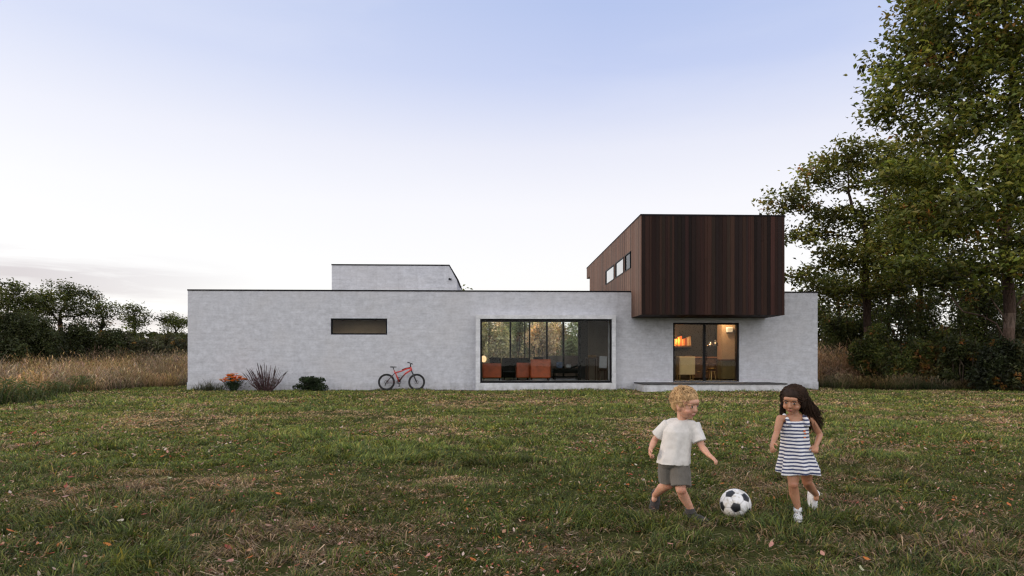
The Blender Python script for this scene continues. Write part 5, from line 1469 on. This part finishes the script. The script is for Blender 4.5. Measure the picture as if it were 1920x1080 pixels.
for s in (-1, 1):
    cx = -.034+s*.066; d.tube([V3(cx-s*.004,-.046,.675), V3(cx,-.034,.712), V3(cx+s*.004,.010,.745), V3(cx,.050,.715), V3(cx-s*.004,.058,.68)], [.020,.018,.017,.018,.020], 10)
dress = body_part('dress', d, .0034, stripe_mat(), girl, None, 2, (.007, 9, (1.6, 1, .6)))
mb = MB()   # small orange print on the chest
for cx, cz, s_ in ((.006, .640, .011), (.012, .624, .008), (.008, .596, .010)):
    vs = []; k_ = 10
    for i in range(k_):
        t2 = 2*math.pi*i/k_; rr = s_*(1 if i % 2 == 0 else .62); x = cx+rr*1.3*math.cos(t2); z = cz+rr*.8*math.sin(t2)
        xx = (x+.032)/.1; vs.append(gpos+V3(x, .012-.0745*math.sqrt(max(0, 1-xx*xx))-.005, z))
    mb.add(vs, [tuple(range(k_))])
obj('chest_print', mb, plain('orange_print', (.55,.13,.04), .8, .1, 30), dress, fix=False)
# hair: parted, swept back and streaming to the side
h = MB()
def hp(p): return hc+HM @ (V3(*p)*KH)
h.ell(hp((0,-.026,.030)), (.079,.086,.076), HM, 24, 16); h.ell(hp((0,-.058,-.02)), (.072,.058,.085), HM, 20, 14)
h.ell(hp((.070,-.020,-.006)), (.014,.030,.050), HM); h.ell(hp((-.072,-.010,-.012)), (.018,.036,.058), HM)
h.ell(hp((0,-.006,.048)), (.072,.076,.058), HM, 24, 16)
h.cap(hp((-.03,-.06,-.03)), j(1516, 774, .07), .052, .040); h.cap(j(1516, 774, .07), j(1530, 794, .075), .038, .014)
hcol = lambda co: np.tile(np.array([[.020, .012, .009]]), (len(co), 1))*(.7+.9*fbm(co[:, 0]*60, co[:, 2]*9, 1, 3))[:, None]
hair = body_part('hair', h, .004, M['hair'], girl, hcol, 3, (.005, 38, (1, 1, .25)))
st = MB(); gh = np.random.default_rng(8); cnt_ = 0
while cnt_ < 1100:
    u = gh.random()*6.283; v = gh.random()*1.7+.05
    l0 = (.080*math.cos(u)*math.sin(v), -.026+.088*math.sin(u)*math.sin(v), .030+.079*math.cos(v))
    if l0[1] > .042 and l0[2] < .062: continue
    s0 = hp(l0); cnt_ += 1
    left = l0[0] > .035 and gh.random() < .35          # a few fall on the other side
    low = gh.random()
    if left: e = j(1462+12*gh.random(), 772+14*gh.random(), .02+.03*gh.random())
    else: e = j(1506+44*low*gh.random()**.5+gh.normal()*2, 776+34*gh.random(), .02+.10*gh.random())
    ph, am = gh.random()*6.28, .006+.012*gh.random(); pts = []; n_ = 14
    side = hp((-.098 if not left else .098, -.03-.05*gh.random(), -.02+.25*l0[2]))
    for i in range(n_):
        q = i/(n_-1)
        p = s0*(1-q)**2+side*2*q*(1-q)+e*q*q
        out = p-hp((0,-.02,.02)); rr = .086*KH+.010*gh.random()
        if q < .55 and out.length < rr: p = hp((0,-.02,.02))+out.normalized()*rr
        w_ = min(1, q*1.7)
        p = p+V3(math.sin(ph+q*15)*am*w_, math.cos(ph+q*13)*am*w_, math.sin(ph*2+q*14)*am*w_*.7)
        pts.append(gpos+p)
    r0 = .0014+.0016*gh.random(); cc = .5+1.3*gh.random()
    st.tube(pts, [r0*.5]+[r0*1.2]*(n_-4)+[r0, r0*.6, r0*.2], 4, (.026*cc, .0145*cc, .0095*cc))
obj('hair_strands', st, M['hair'], hair, True)
SHOEW = cloth_mat('white_canvas', (.70, .70, .72), .15, 20); SOLEW = plain('white_rubber', (.62,.62,.62), .6, .15, 20); SOLED = plain('dark_rubber', (.03,.028,.027), .7, .2, 20)
def shoe(parent, ank, dirv, upv, L, mat, sole, k=1.0, ground=None):
    """ank ankle point, dirv heel->toe, upv up out of the shoe"""
    f = Vector(dirv).normalized(); u = Vector(upv); u = (u-f*f.dot(u)).normalized(); s = f.cross(u)
    Mx = Matrix((f, s, u)).transposed(); o = Vector(ank)-u*.045*k
    e = lambda mb, p, r: mb.ell(o+Mx @ (Vector(p)*k), [q*k for q in r], Mx, 18, 12)
    mb = MB(); e(mb, (-.022,0,.002), (.034,.029,.033)); e(mb, (.030,0,-.006), (.055,.032,.026)); e(mb, (.072,.002,-.012), (.036,.034,.019)); e(mb, (.0,0,.028), (.033,.026,.02))
    mb.tube([o+Mx @ (V3(-.004,0,.02)*k), o+Mx @ (V3(-.008,0,.052)*k)], [.030*k, .029*k], 16)
    sh = body_part('shoe', mb, .0032, mat, parent, None, 2)
    mb = MB(); rows = []
    for z in (-.033, -.022):
        r_ = []
        for i in range(28):
            t2 = 2*math.pi*i/28; x = math.cos(t2); w_ = (.031+.006*(x+.2)) if x > -.3 else .030
            r_.append(wl(parent)+o+Mx @ (V3(.027+.083*x, w_*math.copysign(abs(math.sin(t2))**.8, math.sin(t2)), z)*k))
        rows.append(r_)
    mb.rings(rows, 28); obj('sole', mb, sole, sh, True)
    if sole is SOLEW:
        mb = MB()
        for i in range(4):
            x = .018+.013*i; z = .030-.0075*i
            mb.tube([wl(parent)+o+Mx @ (V3(x-.004,-.018,z-.006)*k), wl(parent)+o+Mx @ (V3(x,0,z+.0005)*k), wl(parent)+o+Mx @ (V3(x-.004,.018,z-.006)*k)], .0026*k, 5)
        obj('laces', mb, SOLEW, sh)
shoe(girl, la, (-.42, -.86, -.02), (0, 0, 1), .15, SHOEW, SOLEW, .98)
shoe(girl, ra, (-.05, -.36, -.92), (.02, -.90, .40), .15, SHOEW, SOLEW, .98)

# ---- boy -------------------------------------------------------------------
bpos = gat(1270, 977)
boy = thing('person', 'small blond boy in a white T-shirt, grey shorts and dark shoes, running at the ball', 'child', tuple(bpos))
j = lambda *a: J(bpos, *a)
KB = 1.03; HB = rotm(R(36), R(16), R(4)); bc = j(1286, 757, -.03)
nk = j(1280, 789, .0); ls, le, lw = j(1249, 801, .05), j(1228, 824, .09), j(1220, 842, .03)
rs, re, rw = j(1304, 803, -.04), j(1316, 838, -.09), j(1330, 854, -.17)
lh, lk, la2 = j(1252, 868, .03), j(1252.5, 909, .05), j(1228, 929, .25)
rh, rk, ra2 = j(1274, 868, -.01), j(1276.5, 918, -.07), j(1296, 955.5, -.02)
b = MB(); head(b, bc, HB, KB)
b.cap(nk+V3(0,0,-.015), bc+HB @ V3(0,-.022,-.05), .037, .036)
b.ell((.006, .0, .625), (.080, .055, .075)); b.ell((-.006, .0, .545), (.078, .055, .085)); b.ell((-.024, .005, .455), (.082, .060, .07))
b.cap(ls, rs, .033, .033)
limb(b, [ls, ls.lerp(le,.45), le, le.lerp(lw,.35), lw], [.031, .029, .0225, .0235, .0155]); limb(b, [rs, rs.lerp(re,.45), re, re.lerp(rw,.35), rw], [.031, .029, .0225, .0235, .0155])
hand(b, lw, (-.25, -.5, -.80), (.8, -.3, 0), .95, .85, 1); hand(b, rw, (.55, -.62, -.48), (-.2, .1, -1), .95, .55, 1)
for h0, k0, a0 in ((lh, lk, la2), (rh, rk, ra2)):
    limb(b, [h0, h0*.5+k0*.5, k0], [.057, .048, .036]); limb(b, [k0, k0*.62+a0*.38+V3(-.004,.011,.004), a0], [.034, .0365, .0225]); b.ell(k0+V3(.006,-.014,0), (.028,.026,.030))
b.cap(la2, la2+V3(-.008,-.008,-.03), .0225, .019); b.cap(ra2, ra2+V3(.012,-.006,-.03), .0225, .019)
def pb(co):
    C = np.tile(np.array([[.52, .285, .195]]), (len(co), 1))
    for p, r_, a_ in ((lk+V3(.01,-.03,0), .035, .2), (rk+V3(.01,-.03,0), .035, .2), (le, .03, .15), (re, .03, .15)):
        d_ = np.exp(-((co-np.array(p))**2).sum(1)/r_**2)[:, None]; C = C*(1-d_*a_*np.array([[.3,1,1]]))
    paint_head(co, C, bc, HB, (.42, .185, .15), (.26, .16, .09), KB); return C
body_part('body', b, .0030, M['skin'], boy, pb, 3)
s = MB(); rows = []
prof = [(.405, .118, .100, .007, -.030), (.45, .114, .096, .006, -.024), (.52, .108, .090, .004, -.010), (.58, .105, .086, .002, .002), (.635, .104, .080, 0, .012), (.672, .092, .064, 0, .022), (.700, .062, .050, 0, .032), (.712, .050, .044, 0, .036)]
for z, rx, ry, f, cx in prof:
    rows.append([V3(cx+math.cos(2*math.pi*i/nn)*(rx+f*math.sin(5*2*math.pi*i/nn+.6)), math.sin(2*math.pi*i/nn)*(ry+f*math.sin(6*2*math.pi*i/nn)), z) for i in range(nn)])
s.rings(rows, nn); s.cap(ls+V3(.008,0,.002), rs+V3(-.008,0,.002), .041, .041, 18); s.cap(ls.lerp(nk, .3), nk+V3(0,0,-.028), .043, .044, 18); s.cap(rs.lerp(nk, .3), nk+V3(0,0,-.028), .043, .044, 18)
for e0, el in ((ls, le), (rs, re)):
    s.tube([e0.lerp(el, -.25), e0, e0.lerp(el, .35), e0.lerp(el, .72)], [.040, .042, .045, .049], 18)
body_part('t_shirt', s, .0034, cloth_mat('white_jersey', (.60, .58, .56)), boy, None, 9, (.011, 9, (1.5, 1, .9)))
s = MB(); s.ell((-.030, .006, .415), (.100, .080, .055), None, 22, 12)
for h0, k0 in ((lh, lk), (rh, rk)):
    s.tube([h0+V3(0,0,.02), h0.lerp(k0, .35), h0.lerp(k0, .88)], [.066, .072, .069], 20)
body_part('shorts', s, .0034, cloth_mat('grey_twill', (.115, .105, .092), .2), boy, None, 2, (.010, 10, (1.3, 1, .8)))
# short fair tousled hair
h = MB()
hb = lambda p: bc+HB @ (V3(*p)*KB)
KS = lambda r: [q*KB for q in r]
h.ell(hb((0,-.024,.030)), KS((.077,.085,.074)), HB, 24, 16); h.ell(hb((0,-.055,-.012)), KS((.068,.050,.062)), HB, 20, 14)
h.ell(hb((0,-.006,.046)), KS((.070,.074,.056)), HB, 24, 16)
for s_ in (-1, 1): h.ell(hb((s_*.072,.006,.010)), KS((.010,.020,.026)), HB)
bcol = np.array([[.46, .30, .155]])
bh = body_part('hair', h, .004, M['hair'], boy, lambda co: bcol*(.6+.8*fbm(co[:, 0]*70, co[:, 2]*20, 1, 3))[:, None], 2, (.005, 40, (1, 1, .4)))
st = MB(); cnt_ = 0
while cnt_ < 420:
    u = gh.random()*6.283; v = gh.random()*1.75
    l0 = V3(.079*math.cos(u)*math.sin(v), -.024+.087*math.sin(u)*math.sin(v), .031+.076*math.cos(v))
    if l0.y > .045 and l0.z < .060: continue
    cnt_ += 1; nrm = V3(l0.x/.079, (l0.y+.024)/.087, (l0.z-.031)/.076).normalized()
    fl_ = V3(.35+gh.normal()*.35, .5+gh.normal()*.5, -.45+gh.normal()*.3); fl_ = (fl_-nrm*fl_.dot(nrm)).normalized()
    L = .028+.022*gh.random(); pts = [bpos+hb(tuple(l0+fl_*L*q+nrm*(.002+.007*math.sin(q*2.6)))) for q in (0, .35, .7, 1)]
    cc = .6+.75*gh.random(); st.tube(pts, [.0022, .0030, .0022, .0006], 4, (.50*cc, .33*cc, .17*cc))
obj('hair_tufts', st, M['hair'], bh, True)
SHOED = cloth_mat('dark_suede', (.045, .040, .040), .3, 20)
shoe(boy, la2, (-.22, -.30, -.92), (-.30, -.85, .40), .15, SHOED, SOLED, 1.1)
shoe(boy, ra2, (.90, -.42, -.02), (0, 0, 1), .15, SHOED, SOLED, 1.14)
